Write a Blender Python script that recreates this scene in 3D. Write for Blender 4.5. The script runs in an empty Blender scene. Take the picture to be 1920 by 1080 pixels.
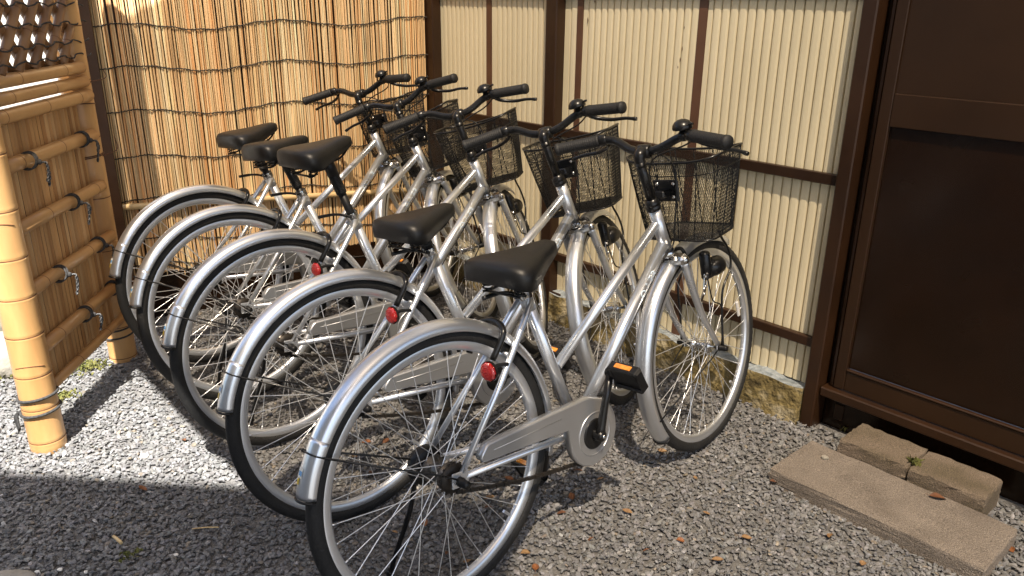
import bpy, math, random
import numpy as np
from mathutils import Matrix, Vector, Quaternion

rng = np.random.default_rng(7)
random.seed(7)
sc = bpy.context.scene
R_ = math.radians

# ------------------------------------------------------------------ camera
F_PX, PITCH, ROLL, CAM_H = 1468.7, R_(20.02), R_(0.57), 1.338
fwd = np.array([0, math.cos(PITCH), -math.sin(PITCH)])
up0 = np.array([0, math.sin(PITCH), math.cos(PITCH)])
rt0 = np.array([1.0, 0, 0])
rt = rt0*math.cos(ROLL) + up0*math.sin(ROLL)
up = -rt0*math.sin(ROLL) + up0*math.cos(ROLL)
CAM = np.array([0, 0, CAM_H])
cd = bpy.data.cameras.new('camera')
cd.sensor_width = 36.0
cd.lens = F_PX/1920*36
cd.clip_start, cd.clip_end = 0.05, 300
cam = bpy.data.objects.new('camera', cd)
m = Matrix(((rt[0], up[0], -fwd[0], 0), (rt[1], up[1], -fwd[1], 0), (rt[2], up[2], -fwd[2], CAM_H), (0, 0, 0, 1)))
cam.matrix_world = m
sc.collection.objects.link(cam)
sc.camera = cam

def ray(px, py):
    return fwd*F_PX + rt*(px-960) + up*(540-py)
def gnd(px, py, z=0.0):
    d = ray(px, py); return CAM + d*((z-CAM[2])/d[2])

# ------------------------------------------------------------------ sky, sun, exposure
SUN_EL = R_(61)
sun_to = np.array([-0.05, 1.0, 0]); sun_to /= np.linalg.norm(sun_to)
sun_dir = np.array([sun_to[0]*math.cos(SUN_EL), sun_to[1]*math.cos(SUN_EL), -math.sin(SUN_EL)])   # way the light travels
w = bpy.data.worlds.new('World'); sc.world = w; w.use_nodes = True
nt = w.node_tree; nt.nodes.clear()
sky = nt.nodes.new('ShaderNodeTexSky'); sky.sky_type = 'NISHITA'; sky.sun_disc = False
sky.sun_elevation = SUN_EL
sky.sun_rotation = math.atan2(-sun_to[0], -sun_to[1])
sky.air_density = 1.0; sky.dust_density = 3.0; sky.ozone_density = 1.0
bg = nt.nodes.new('ShaderNodeBackground'); bg.inputs[1].default_value = 0.08
wo = nt.nodes.new('ShaderNodeOutputWorld')
hs = nt.nodes.new('ShaderNodeHueSaturation'); hs.inputs['Saturation'].default_value = 1.0
nt.links.new(sky.outputs[0], hs.inputs['Color']); nt.links.new(hs.outputs[0], bg.inputs[0]); nt.links.new(bg.outputs[0], wo.inputs[0])
sl = bpy.data.lights.new('sun', 'SUN'); sl.energy = 5.0; sl.angle = R_(0.53); sl.color = (1.0, 0.95, 0.88)
so = bpy.data.objects.new('sun', sl); sc.collection.objects.link(so)
so.rotation_mode = 'QUATERNION'
so.rotation_quaternion = Vector(sun_dir).to_track_quat('-Z', 'Y')
vs = sc.view_settings
vs.view_transform = 'Standard'; vs.look = 'None'; vs.exposure = 1.82; vs.gamma = 1.0; vs.use_curve_mapping = False
sc.cycles.use_denoising = True
sc.cycles.max_bounces = 10; sc.cycles.diffuse_bounces = 6; sc.cycles.glossy_bounces = 4; sc.cycles.transmission_bounces = 6
sc.cycles.sample_clamp_indirect = 6.0

# ------------------------------------------------------------------ mesh helpers
def vec(*a): return np.array(a, float)
def nrm(v):
    v = np.asarray(v, float); return v/np.linalg.norm(v)
class MB:
    def __init__(s): s.V = []; s.F = []; s.S = []; s.M = []; s.n = 0
    def add(s, V, F, smooth=True, mi=0):
        V = np.asarray(V, float).reshape(-1, 3); k = s.n
        s.V.append(V); s.n += len(V)
        for f in F:
            s.F.append([i+k for i in f]); s.S.append(smooth); s.M.append(mi)
        return s
    def tube(s, P, r, n=10, caps=True, closed=False, mi=0, flat=None):
        P = np.asarray(P, float); N = len(P)
        r = np.full(N, r) if np.isscalar(r) else np.asarray(r, float)
        T = np.roll(P, -1, 0)-np.roll(P, 1, 0)
        if not closed: T[0] = P[1]-P[0]; T[-1] = P[-1]-P[-2]
        T /= np.linalg.norm(T, axis=1)[:, None]+1e-12
        a = vec(0, 0, 1) if abs(T[0][2]) < .9 else vec(0, 1, 0)
        u = nrm(np.cross(T[0], a)); V = []
        th = np.linspace(0, 2*np.pi, n, endpoint=False)
        fl = 1.0 if flat is None else flat
        for i in range(N):
            u = nrm(u-T[i]*(u@T[i])); b = np.cross(T[i], u)
            V.append(P[i]+r[i]*(np.cos(th)[:, None]*u*fl+np.sin(th)[:, None]*b))
        F = []
        for i in range(N if closed else N-1):
            j = (i+1) % N
            for k in range(n):
                l = (k+1) % n; F.append((i*n+k, i*n+l, j*n+l, j*n+k))
        V = np.vstack(V)
        s.add(V, F, True, mi)
        if caps and not closed:
            s.add(V[:n], [tuple(range(n))[::-1]], False, mi); s.add(V[-n:], [tuple(range(n))], False, mi)
        return s
    def lathe(s, prof, o=(0, 0, 0), ax=(0, 0, 1), n=24, mi=0, smooth=True, closed=False):
        # prof: (radius, height along ax)
        ax = nrm(ax); a = vec(0, 0, 1) if abs(ax[2]) < .9 else vec(1, 0, 0)
        u = nrm(np.cross(ax, a)); b = np.cross(ax, u); o = np.asarray(o, float)
        th = np.linspace(0, 2*np.pi, n, endpoint=False); V = []
        for r, h in prof:
            V.append(o+ax*h+r*(np.cos(th)[:, None]*u+np.sin(th)[:, None]*b))
        F = []; N = len(prof)
        for i in range(N if closed else N-1):
            j = (i+1) % N
            for k in range(n):
                l = (k+1) % n; F.append((i*n+k, i*n+l, j*n+l, j*n+k))
        return s.add(np.vstack(V), F, smooth, mi)
    def box(s, c, size, ax=None, mi=0, bev=0.0):
        c = np.asarray(c, float); h = np.asarray(size, float)/2
        A = np.eye(3) if ax is None else np.array([nrm(q) for q in ax])
        if bev <= 0:
            V = np.array([[x, y, z] for x in (-1, 1) for y in (-1, 1) for z in (-1, 1)])*h
            F = [(0, 1, 3, 2), (4, 6, 7, 5), (0, 4, 5, 1), (2, 3, 7, 6), (0, 2, 6, 4), (1, 5, 7, 3)]
            return s.add(c+V@A, F, False, mi)
        b = min(bev, h.min()*.9); V = []; idx = {}
        for x in (-1, 1):
            for y in (-1, 1):
                for z in (-1, 1):
                    for k in range(3):
                        q = h-b; q[k] = h[k]; idx[(x, y, z, k)] = len(V); V.append(vec(x, y, z)*q)
        F = []
        for k in range(3):
            a1, a2 = [i for i in range(3) if i != k]
            for sg in (-1, 1):
                f = []
                for p, q in ((-1, -1), (1, -1), (1, 1), (-1, 1)):
                    t = [0, 0, 0]; t[k] = sg; t[a1] = p; t[a2] = q; f.append(idx[(*t, k)])
                F.append(f)
        for k in range(3):
            a1, a2 = [i for i in range(3) if i != k]
            for p in (-1, 1):
                for q in (-1, 1):
                    t0 = [0, 0, 0]; t0[k] = -1; t0[a1] = p; t0[a2] = q; t1 = list(t0); t1[k] = 1
                    F.append((idx[(*t0, a1)], idx[(*t1, a1)], idx[(*t1, a2)], idx[(*t0, a2)]))
        for x in (-1, 1):
            for y in (-1, 1):
                for z in (-1, 1): F.append(tuple(idx[(x, y, z, k)] for k in range(3)))
        return s.add(c+np.array(V)@A, F, False, mi)
    def sphere(s, c, r, nu=14, nv=9, sc_=(1, 1, 1), mi=0):
        prof = [(max(1e-5, math.sin(math.pi*i/nv))*r, -math.cos(math.pi*i/nv)*r) for i in range(nv+1)]
        m0 = MB().lathe(prof, n=nu); V = m0.V[0]*np.asarray(sc_)+np.asarray(c)
        return s.add(V, m0.F, True, mi)
    def mesh(s, name, off=None, fix=True):
        V = np.vstack(s.V)
        if off is not None: V = V-np.asarray(off)
        me = bpy.data.meshes.new(name)
        me.from_pydata(V.tolist(), [], s.F)
        me.polygons.foreach_set('use_smooth', s.S)
        me.polygons.foreach_set('material_index', s.M)
        if fix:
            import bmesh
            b = bmesh.new(); b.from_mesh(me); bmesh.ops.remove_doubles(b, verts=b.verts, dist=1e-6) if s.n < 4000 else None
            bmesh.ops.recalc_face_normals(b, faces=b.faces); b.to_mesh(me); b.free()
        me.update(); return me
COL = sc.collection
def obj(name, me, mats, parent=None, loc=None, quat=None):
    if isinstance(me, MB): me = me.mesh(name)
    o = bpy.data.objects.new(name, me)
    if not me.materials:
        for q in (mats if isinstance(mats, (list, tuple)) else [mats]): me.materials.append(q)
    COL.objects.link(o)
    if parent is not None: o.parent = parent
    if loc is not None: o.location = loc
    if quat is not None: o.rotation_mode = 'QUATERNION'; o.rotation_quaternion = quat
    return o
def tag(o, label=None, cat=None, group=None, kind=None):
    for k, v_ in (('label', label), ('category', cat), ('group', group), ('kind', kind)):
        if v_: o[k] = v_
    return o
def empty(name, loc=(0, 0, 0)):
    o = bpy.data.objects.new(name, None); o.empty_display_size = .1; o.location = tuple(loc); COL.objects.link(o); return o
def part(name, mb, mat, root):
    """mesh given in world coordinates, as a child of an unrotated root"""
    off = np.array(root.location)
    if root.parent is not None: off = off+np.array(root.parent.location)
    return obj(name, mb.mesh(name, off), mat, root)
def bez(P, n=16):
    """Catmull-Rom through points"""
    P = np.asarray(P, float); Q = np.vstack([2*P[0]-P[1], P, 2*P[-1]-P[-2]]); out = []
    for i in range(1, len(Q)-2):
        for t in np.linspace(0, 1, n, endpoint=False):
            a, b, c, d = Q[i-1], Q[i], Q[i+1], Q[i+2]
            out.append(.5*((2*b)+(-a+c)*t+(2*a-5*b+4*c-d)*t*t+(-a+3*b-3*c+d)*t**3))
    out.append(P[-1]); return np.array(out)

# ------------------------------------------------------------------ materials
def mat(name, col, rough=.5, metal=0.0, col2=None, nscale=8.0, ndetail=4, bump=0.0, bscale=60.0, rvar=0.0, coat=0.0, stretch=None, attr=None, spec=None, ramp=(.35, .65), aniso=0.0):
    m = bpy.data.materials.new(name); m.use_nodes = True; t = m.node_tree; N = t.nodes; L = t.links
    b = N['Principled BSDF']; b.inputs['Roughness'].default_value = rough; b.inputs['Metallic'].default_value = metal
    b.inputs['Base Color'].default_value = (*col, 1)
    if coat: b.inputs['Coat Weight'].default_value = coat; b.inputs['Coat Roughness'].default_value = .1
    if spec is not None: b.inputs['Specular IOR Level'].default_value = spec
    tc = N.new('ShaderNodeTexCoord'); mp = N.new('ShaderNodeMapping'); L.new(tc.outputs['Object'], mp.inputs[0])
    if stretch: mp.inputs['Scale'].default_value = stretch
    src = None
    if attr:
        at = N.new('ShaderNodeAttribute'); at.attribute_name = attr; src = at.outputs['Color']
    if col2 is not None:
        nz = N.new('ShaderNodeTexNoise'); nz.inputs['Scale'].default_value = nscale; nz.inputs['Detail'].default_value = ndetail
        L.new(mp.outputs[0], nz.inputs['Vector'])
        mr = N.new('ShaderNodeMapRange'); mr.inputs[1].default_value, mr.inputs[2].default_value = ramp; L.new(nz.outputs[0], mr.inputs[0])
        mx = N.new('ShaderNodeMix'); mx.data_type = 'RGBA'; L.new(mr.outputs[0], mx.inputs[0])
        mx.inputs[6].default_value = (*col, 1); mx.inputs[7].default_value = (*col2, 1)
        if src is not None:
            mm = N.new('ShaderNodeMix'); mm.data_type = 'RGBA'; mm.blend_type = 'MULTIPLY'; mm.inputs[0].default_value = 1
            L.new(src, mm.inputs[6]); L.new(mx.outputs[2], mm.inputs[7]); src = mm.outputs[2]
        else: src = mx.outputs[2]
    if src is not None: L.new(src, b.inputs['Base Color'])
    if rvar:
        n2 = N.new('ShaderNodeTexNoise'); n2.inputs['Scale'].default_value = nscale*1.7; L.new(mp.outputs[0], n2.inputs['Vector'])
        m2 = N.new('ShaderNodeMapRange'); m2.inputs[3].default_value = max(.02, rough-rvar); m2.inputs[4].default_value = rough+rvar
        L.new(n2.outputs[0], m2.inputs[0]); L.new(m2.outputs[0], b.inputs['Roughness'])
    if bump:
        n3 = N.new('ShaderNodeTexNoise'); n3.inputs['Scale'].default_value = bscale; n3.inputs['Detail'].default_value = 5; L.new(mp.outputs[0], n3.inputs['Vector'])
        bp = N.new('ShaderNodeBump'); bp.inputs['Strength'].default_value = bump; bp.inputs['Distance'].default_value = .01
        L.new(n3.outputs[0], bp.inputs['Height']); L.new(bp.outputs[0], b.inputs['Normal'])
    return m
M = {}
M['paint'] = mat('silver_paint', (.78, .81, .85), .28, .85, (.74, .77, .81), 5, rvar=.03, coat=.15)
M['guard'] = mat('satin_aluminium', (.77, .80, .84), .30, .90, (.71, .74, .78), 4, rvar=.05)
M['rim'] = mat('rim_aluminium', (.76, .785, .82), .33, .86, (.71, .735, .77), 6, rvar=.04)
M['chrome'] = mat('chrome', (.66, .65, .63), .16, 1.0, (.5, .49, .47), 60, rvar=.05)
M['case'] = mat('case_aluminium', (.58, .59, .60), .36, .85, (.52, .53, .54), 6, rvar=.06)
M['tyre'] = mat('tyre_rubber', (.007, .007, .007), .7, 0, (.014, .0135, .013), 30, bump=.25, bscale=200, ramp=(.45, .75))
M['black'] = mat('black_plastic', (.006, .006, .0065), .42, 0, (.009, .009, .009), 50, rvar=.08, spec=.35)
M['blackpaint'] = mat('black_paint', (.005, .005, .0055), .30, 0, (.008, .008, .008), 40, rvar=.08, coat=.1, spec=.4)
M['grip'] = mat('grip_rubber', (.008, .008, .0085), .6, 0, (.012, .012, .012), 60, bump=.2, bscale=300)
M['vinyl'] = mat('saddle_vinyl', (.006, .006, .0065), .42, 0, (.009, .009, .009), 12, rvar=.06, spec=.4, bump=.08, bscale=500)
M['chain'] = mat('chain_steel', (.022, .020, .018), .5, .5, (.04, .032, .025), 60, rvar=.1)
M['spoke'] = mat('spoke_steel', (.85, .86, .87), .28, .8, (.78, .79, .80), 20)
M['hubm'] = mat('dark_hub_steel', (.16, .15, .14), .3, .9, (.08, .075, .07), 60, rvar=.08)
M['red'] = mat('red_reflector', (.42, .012, .01), .12, 0, (.30, .008, .008), 120, coat=1.0, bump=.5, bscale=260)
M['orange'] = mat('orange_reflector', (.75, .22, .01), .15, 0, (.85, .32, .02), 120, coat=1.0)
M['clear'] = mat('clear_reflector', (.75, .74, .74), .12, .2, (.6, .6, .6), 200, coat=1.0)
M['decal'] = mat('white_decal', (.70, .82, .92), .35, 0, (.60, .74, .88), 60)
M['sticker'] = mat('sticker_paper', (.78, .78, .74), .4, 0, (.7, .7, .66), 40)
M['yellow'] = mat('yellow_print', (.72, .52, .05), .4, 0, (.65, .46, .04), 40)
M['blue'] = mat('blue_print', (.10, .32, .62), .4, 0, (.16, .38, .66), 40)

# ================================================================== SETTING
A = R_(41.52)
wd = vec(-math.sin(A), math.cos(A), 0); wn = vec(math.cos(A), math.sin(A), 0)
def W(s, n, z=0.0): return s*wd+n*wn+vec(0, 0, z)
WAX = (wd, wn, vec(0, 0, 1))
def wbox(mb, s0, s1, n0, n1, z0, z1, bev=.0, mi=0):
    return mb.box(W((s0+s1)/2, (n0+n1)/2, (z0+z1)/2), (abs(s1-s0), abs(n1-n0), abs(z1-z0)), WAX, mi, bev)

# ground sheet
M['ground'] = mat('gravel_bed', (.19, .185, .18), .9, 0, (.12, .117, .113), 90, 6, bump=.9, bscale=160)
g = MB(); xs = np.linspace(-60, 60, 25); ys = np.linspace(-60, 60, 25)
V = [(x, y, -.006) for y in ys for x in xs]
g.add(V, [(j*25+i, j*25+i+1, j*25+i+26, j*25+i+25) for j in range(24) for i in range(24)])
tag(obj('ground', g, M['ground']), 'grey gravel ground under the bicycles', None, kind='structure')

# loose gravel: crushed stones, one object
def in_slab(x, y):
    s_ = x*wd[0]+y*wd[1]; n_ = x*wn[0]+y*wn[1]
    return ((s_ > .405) & (s_ < .98) & (n_ > 1.905) & (n_ < 2.16)) | ((s_ > .50) & (s_ < .91) & (n_ > 2.16)) | (n_ > 2.33)
def make_gravel():
    import itertools
    phi = (1+5**.5)/2
    ico = np.array([(-1, phi, 0), (1, phi, 0), (-1, -phi, 0), (1, -phi, 0), (0, -1, phi), (0, 1, phi), (0, -1, -phi), (0, 1, -phi), (phi, 0, -1), (phi, 0, 1), (-phi, 0, -1), (-phi, 0, 1)])/math.hypot(1, phi)
    fi = np.array([(0, 11, 5), (0, 5, 1), (0, 1, 7), (0, 7, 10), (0, 10, 11), (1, 5, 9), (5, 11, 4), (11, 10, 2), (10, 7, 6), (7, 1, 8), (3, 9, 4), (3, 4, 2), (3, 2, 6), (3, 6, 8), (3, 8, 9), (4, 9, 5), (2, 4, 11), (6, 2, 10), (8, 6, 7), (9, 8, 1)])
    pts = []
    def sow(x0, x1, y0, y1, dens):
        n = int((x1-x0)*(y1-y0)*dens); pts.append(np.stack([rng.uniform(x0, x1, n), rng.uniform(y0, y1, n)], 1))
    sow(-2.9, 1.9, 1.0, 2.4, 12500); sow(-2.9, 1.6, 2.4, 3.4, 7000); sow(-3.2, .8, 3.4, 4.3, 2600)
    P = np.vstack(pts)
    # inside the view only (with a margin)
    d = np.c_[P, np.zeros(len(P))]-CAM; zc = d@fwd; px = 960+F_PX*(d@rt)/zc; py = 540-F_PX*(d@up)/zc
    keep = (px > -220) & (px < 2140) & (py < 1250) & ~in_slab(P[:, 0], P[:, 1])
    P = P[keep]; n = len(P)
    a = rng.uniform(.0037, .0072, n)*rng.choice([1, 1, 1, 1.25, .7], n)
    S = np.stack([a*rng.uniform(.95, 1.6, n), a*rng.uniform(.65, 1.05, n), a*rng.uniform(.28, .6, n)], 1)
    q = rng.normal(size=(n, 4))*np.array([1.0, .20, .20, 1.0]); q /= np.linalg.norm(q, axis=1)[:, None]
    w_, x_, y_, z_ = q.T
    Rm = np.stack([np.stack([1-2*(y_*y_+z_*z_), 2*(x_*y_-z_*w_), 2*(x_*z_+y_*w_)], -1), np.stack([2*(x_*y_+z_*w_), 1-2*(x_*x_+z_*z_), 2*(y_*z_-x_*w_)], -1), np.stack([2*(x_*z_-y_*w_), 2*(y_*z_+x_*w_), 1-2*(x_*x_+y_*y_)], -1)], 1)
    shp = ico[None]*rng.uniform(.72, 1.22, (n, 12, 1))
    shp = np.sign(shp)*np.abs(shp)**.8
    Vv = np.einsum('nij,nkj->nki', Rm, shp*S[:, None, :])
    zoff = rng.uniform(-.002, .004, n)+.002*np.sin(P[:, 0]*5)*np.cos(P[:, 1]*4)
    Vv += np.c_[P, zoff][:, None, :]
    Ff = (fi[None]+(np.arange(n)*12)[:, None, None]).reshape(-1, 3)
    me = bpy.data.meshes.new('gravel'); me.vertices.add(n*12); me.vertices.foreach_set('co', Vv.reshape(-1))
    me.loops.add(len(Ff)*3); me.loops.foreach_set('vertex_index', Ff.reshape(-1).astype(np.int32))
    me.polygons.add(len(Ff)); me.polygons.foreach_set('loop_start', np.arange(len(Ff))*3)
    me.polygons.foreach_set('use_smooth', np.zeros(len(Ff), bool))
    base = rng.uniform(.14, .245, n)*rng.choice([1, 1, 1, 1, 1.3, .7], n); base[rng.random(n) < .004] = .5; c = np.stack([base*rng.normal(1.0, .02, n), base, base*rng.normal(1.01, .025, n), np.ones(n)], 1)
    brown = rng.random(n) < .03; c[brown, 0] *= 1.15; c[brown, 2] *= .8
    at = me.color_attributes.new('Col', 'FLOAT_COLOR', 'POINT'); at.data.foreach_set('color', np.repeat(np.clip(c, 0, .6), 12, 0).reshape(-1))
    me.update(); me.validate(); return me
M['gravel'] = mat('crushed_stone', (1, 1, 1), .8, 0, (.72, .71, .70), 160, 3, attr='Col', bump=.25, bscale=500)
tag(obj('gravel', make_gravel(), M['gravel']), 'loose grey crushed stone gravel spread over the yard', 'gravel', kind='stuff')

# ---------------------------------------------------------------- right wall: posts, rails, corrugated sheets
M['brown'] = mat('brown_metal', (.032, .0135, .0050), .40, .0, (.022, .0095, .0038), 5, rvar=.08, bump=.04, bscale=60, spec=.35)
M['batten'] = mat('brown_batten', (.11, .050, .026), .5, 0, (.085, .038, .020), 9, rvar=.06)
M['sheet'] = mat('cream_sheet', (.73, .65, .455), .42, 0, (.64, .565, .385), 3.0, 5, rvar=.06, bump=.03, bscale=12, stretch=(1, 1, .35))
N0 = 2.297; NS = 2.345; TOP = 2.35
wall = empty('corrugated_fence', W(2.1, 2.32, 0))
tag(wall, 'cream ribbed panel fence with brown metal posts and rails', 'fence')
def post_mb(s0, s1, n0, n1, z0, z1): return wbox(MB(), s0, s1, n0, n1, z0, z1, .004)
for s0, s1, z0 in ((1.069, 1.114, 0), (2.345, 2.409, 0), (3.18, 3.241, 0)):
    part('post', post_mb(s0, s1, N0, NS+.03, z0-.01, TOP), M['brown'], wall)
bays = [(1.114, 2.345), (2.409, 3.18)]
for s0, s1 in bays:
    for z0, z1, fr_ in ((.815, .849, .024), (.272, .305, .026), (1.356, 1.40, .014)):
        part('rail', wbox(MB(), s0+.001, s1-.001, NS-fr_, NS-.004, z0, z1, .002), M['brown'], wall)
battens = [(2.80, 2.835), (2.245, 2.275), (1.665, 1.70)]
for b0, b1 in battens:
    part('batten', wbox(MB(), b0, b1, NS-.0034, NS+.012, .125, TOP-.01), M['batten'], wall)
def sheet(s0, s1):
    mb = MB(); pitch = .0325; prof = []; s = s0+.001+rng.uniform(0, .012)
    prof.append((s0+.001, 0))
    while s+pitch < s1-.004:
        p = pitch*rng.uniform(.97, 1.03)
        prof += [(s+p*.22, -.0016), (s+p*.62, -.0016), (s+p-.0058, 0), (s+p-.0044, .013), (s+p-.0012, .013), (s+p, 0)]; s += p
    prof.append((s1-.001, 0))
    zz = np.linspace(.128, TOP-.02, 9); V = []
    ph = rng.uniform(0, 6)
    for z in zz:
        for (a, dn) in prof: V.append(W(a, NS+dn+.0015*math.sin(3*z+ph+a*4), z))
    n = len(prof); F = [(j*n+i, j*n+i+1, (j+1)*n+i+1, (j+1)*n+i) for j in range(len(zz)-1) for i in range(n-1)]
    return mb.add(V, F, False)
edges = [(1.114, 1.665), (1.70, 2.245), (2.275, 2.345), (2.409, 2.80), (2.835, 3.18)]
for s0, s1 in edges: part('ribbed_panel', sheet(s0, s1), M['sheet'], wall)
# backing so that the grooves read dark
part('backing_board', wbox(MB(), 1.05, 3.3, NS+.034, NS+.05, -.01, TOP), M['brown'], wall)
# foot plate with two bolts on the middle post
bk = part('foot_plate', wbox(MB(), 2.275, 2.344, N0+.0, N0+.006, .055, .135, .002), M['brown'], wall)
for z in (.115, .075):
    mb = MB().lathe([(.0001, -.006), (.006, -.005), (.0065, 0)], W(2.30, N0, z), wn, 8)
    o_ = part('bolt', mb, M['chrome'], wall)
# specks of old paint damage are left to the material; top flashing
# concrete footing
def rough_box(s0, s1, n0, n1, z0, z1, ns, nn, nz, amp, seed, slope=0.0):
    r = np.random.default_rng(seed); V = []; F = []
    ph = r.uniform(0, 6.28, (6, 3)); fr = r.uniform(6, 40, (6, 3))
    def disp(p):
        a = 0
        for i in range(6): a += math.sin(fr[i, 0]*p[0]+ph[i, 0])*math.sin(fr[i, 1]*p[1]*1.3+ph[i, 1])*math.sin(fr[i, 2]*p[2]+ph[i, 2])
        return a*amp/2
    def grid(f, a, b):
        k = len(V)
        for j in range(b+1):
            for i in range(a+1): V.append(f(i/a, j/b))
        for j in range(b):
            for i in range(a): F.append((k+j*(a+1)+i, k+j*(a+1)+i+1, k+(j+1)*(a+1)+i+1, k+(j+1)*(a+1)+i))
    L = lambda a, b, t: a+(b-a)*t
    def P(s, n, z, nv):
        p = vec(s, n, z); dd = disp(p); q = p+nv*dd
        return W(q[0], q[1]-slope*(z1-q[2]), q[2])
    grid(lambda u, v: P(L(s0, s1, u), n0, L(z0, z1, v), vec(0, .7, .3)), ns, nz)
    grid(lambda u, v: P(L(s0, s1, u), L(n0, n1, v), z1, vec(0, .7, .3)*(1-v)+vec(0, 0, 1)*v), ns, nn)
    grid(lambda u, v: P(s0, L(n0, n1, u), L(z0, z1, v), vec(0, .7, .3)*(1-u)), nn, nz)
    grid(lambda u, v: P(s1, L(n0, n1, u), L(z0, z1, v), vec(0, .7, .3)*(1-u)), nn, nz)
    return MB().add(V, F, True)
def moss_mat():
    m = bpy.data.materials.new('mossy_concrete'); m.use_nodes = True; t = m.node_tree; N = t.nodes; L = t.links; b = N['Principled BSDF']
    b.inputs['Roughness'].default_value = .92
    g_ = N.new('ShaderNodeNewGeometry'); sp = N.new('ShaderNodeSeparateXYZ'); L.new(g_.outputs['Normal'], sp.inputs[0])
    tc = N.new('ShaderNodeTexCoord'); nz = N.new('ShaderNodeTexNoise'); nz.inputs['Scale'].default_value = 14; nz.inputs['Detail'].default_value = 8; L.new(tc.outputs['Object'], nz.inputs['Vector'])
    n2 = N.new('ShaderNodeTexNoise'); n2.inputs['Scale'].default_value = 45; n2.inputs['Detail'].default_value = 6; L.new(tc.outputs['Object'], n2.inputs['Vector'])
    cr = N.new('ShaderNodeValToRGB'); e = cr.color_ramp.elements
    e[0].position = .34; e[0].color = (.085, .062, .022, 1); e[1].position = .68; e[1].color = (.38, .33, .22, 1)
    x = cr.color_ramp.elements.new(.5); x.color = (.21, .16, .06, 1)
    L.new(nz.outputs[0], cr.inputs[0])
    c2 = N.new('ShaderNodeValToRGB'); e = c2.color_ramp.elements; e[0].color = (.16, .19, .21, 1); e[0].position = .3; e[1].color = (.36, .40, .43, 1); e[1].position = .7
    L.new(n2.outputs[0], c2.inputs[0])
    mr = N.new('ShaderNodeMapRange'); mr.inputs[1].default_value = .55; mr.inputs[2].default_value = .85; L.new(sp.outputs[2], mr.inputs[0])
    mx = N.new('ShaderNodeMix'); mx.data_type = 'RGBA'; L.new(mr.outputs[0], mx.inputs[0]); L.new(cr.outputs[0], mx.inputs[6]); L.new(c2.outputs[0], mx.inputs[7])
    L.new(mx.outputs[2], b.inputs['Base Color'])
    bp = N.new('ShaderNodeBump'); bp.inputs['Strength'].default_value = 1.0; bp.inputs['Distance'].default_value = .02; L.new(n2.outputs[0], bp.inputs['Height']); L.new(bp.outputs[0], b.inputs['Normal'])
    return m
M['moss'] = moss_mat()
for s0, s1, sd, zt in ((1.117, 2.342, 3, .128), (2.412, 3.178, 5, .126)):
    f_ = obj('concrete_footing', rough_box(s0, s1, N0-.004, NS+.03, -.03, zt, 160, 8, 16, .011, sd, .12), M['moss'])
    tag(f_, 'rough mossy concrete footing under the ribbed panels, '+('beside the brown door post' if sd == 3 else 'at the far corner by the reed screen'), 'footing')

# ---------------------------------------------------------------- door on the right
M['doorb'] = mat('door_brown', (.015, .0065, .0026), .24, .0, (.011, .005, .002), 5, rvar=.10, spec=.30, bump=.015, bscale=9)
M['doorl'] = mat('door_brown_rail', (.030, .0135, .0052), .40, 0, (.023, .0105, .004), 4, rvar=.06, spec=.3)
door = empty('door', W(.55, 2.33, 0)); tag(door, 'dark brown panelled sliding door above the concrete step', 'door')
DN = 2.335
part('jamb', wbox(MB(), 1.040, 1.068, DN+.03, DN+.06, .10, TOP, .002), M['doorb'], door)
part('jamb', wbox(MB(), 1.036, 1.048, DN+.004, DN+.03, .155, TOP, .002), M['doorb'], door)
part('stile', wbox(MB(), 1.000, 1.034, DN, DN+.03, .157, TOP, .002), M['doorl'], door)
part('stile', wbox(MB(), -.75, -.70, DN, DN+.03, .157, TOP, .002), M['doorl'], door)
part('mid_rail', wbox(MB(), -.699, .999, DN+.001, DN+.03, 1.010, 1.104, .002), M['doorl'], door)
part('bottom_rail', wbox(MB(), -.699, .999, DN+.001, DN+.03, .157, .226, .002), M['doorl'], door)
part('bead', wbox(MB(), -.699, .999, DN-.003, DN+.012, .2265, .233, .002), M['brown'], door)
part('upper_panel', wbox(MB(), -.699, .999, DN+.007, DN+.026, 1.1045, TOP), M['doorl'], door)
part('lower_panel', wbox(MB(), -.699, .999, DN+.014, DN+.026, .2335, 1.0095), M['doorb'], door)
part('sill', wbox(MB(), -.75, 1.066, 2.312, DN+.06, .120, .153, .004), M['brown'], door)
part('plinth', wbox(MB(), -.75, 1.066, DN+.035, DN+.055, -.02, .119), M['doorb'], door)
part('fixing_plate', wbox(MB(), 1.0, 1.03, DN+.03, DN+.0345, .03, .085, .001), M['brown'], door)

# ---------------------------------------------------------------- step: slab + two bricks
def conc_mat(name, a, b_, moss=.0):
    m = mat(name, a, .9, 0, b_, 9, 8, bump=.7, bscale=260, ramp=(.3, .7)); t = m.node_tree; N = t.nodes; L = t.links; bs = N['Principled BSDF']
    src = bs.inputs['Base Color'].links[0].from_socket; tc = N.new('ShaderNodeTexCoord'); nz = N.new('ShaderNodeTexNoise'); nz.inputs['Scale'].default_value = 420; nz.inputs['Detail'].default_value = 3
    L.new(tc.outputs['Object'], nz.inputs['Vector']); mr = N.new('ShaderNodeMapRange'); mr.inputs[1].default_value, mr.inputs[2].default_value, mr.inputs[3].default_value, mr.inputs[4].default_value = .35, .65, .45, 1.4
    L.new(nz.outputs[0], mr.inputs[0]); mx = N.new('ShaderNodeMix'); mx.data_type = 'RGBA'; mx.blend_type = 'MULTIPLY'; mx.inputs[0].default_value = 1; L.new(src, mx.inputs[6]); L.new(mr.outputs[0], mx.inputs[7]); L.new(mx.outputs[2], bs.inputs['Base Color']); return m
M['slab'] = conc_mat('slab_concrete', (.25, .212, .175), (.16, .133, .108))
M['brick'] = conc_mat('paver_concrete', (.20, .155, .115), (.115, .09, .055))
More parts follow.
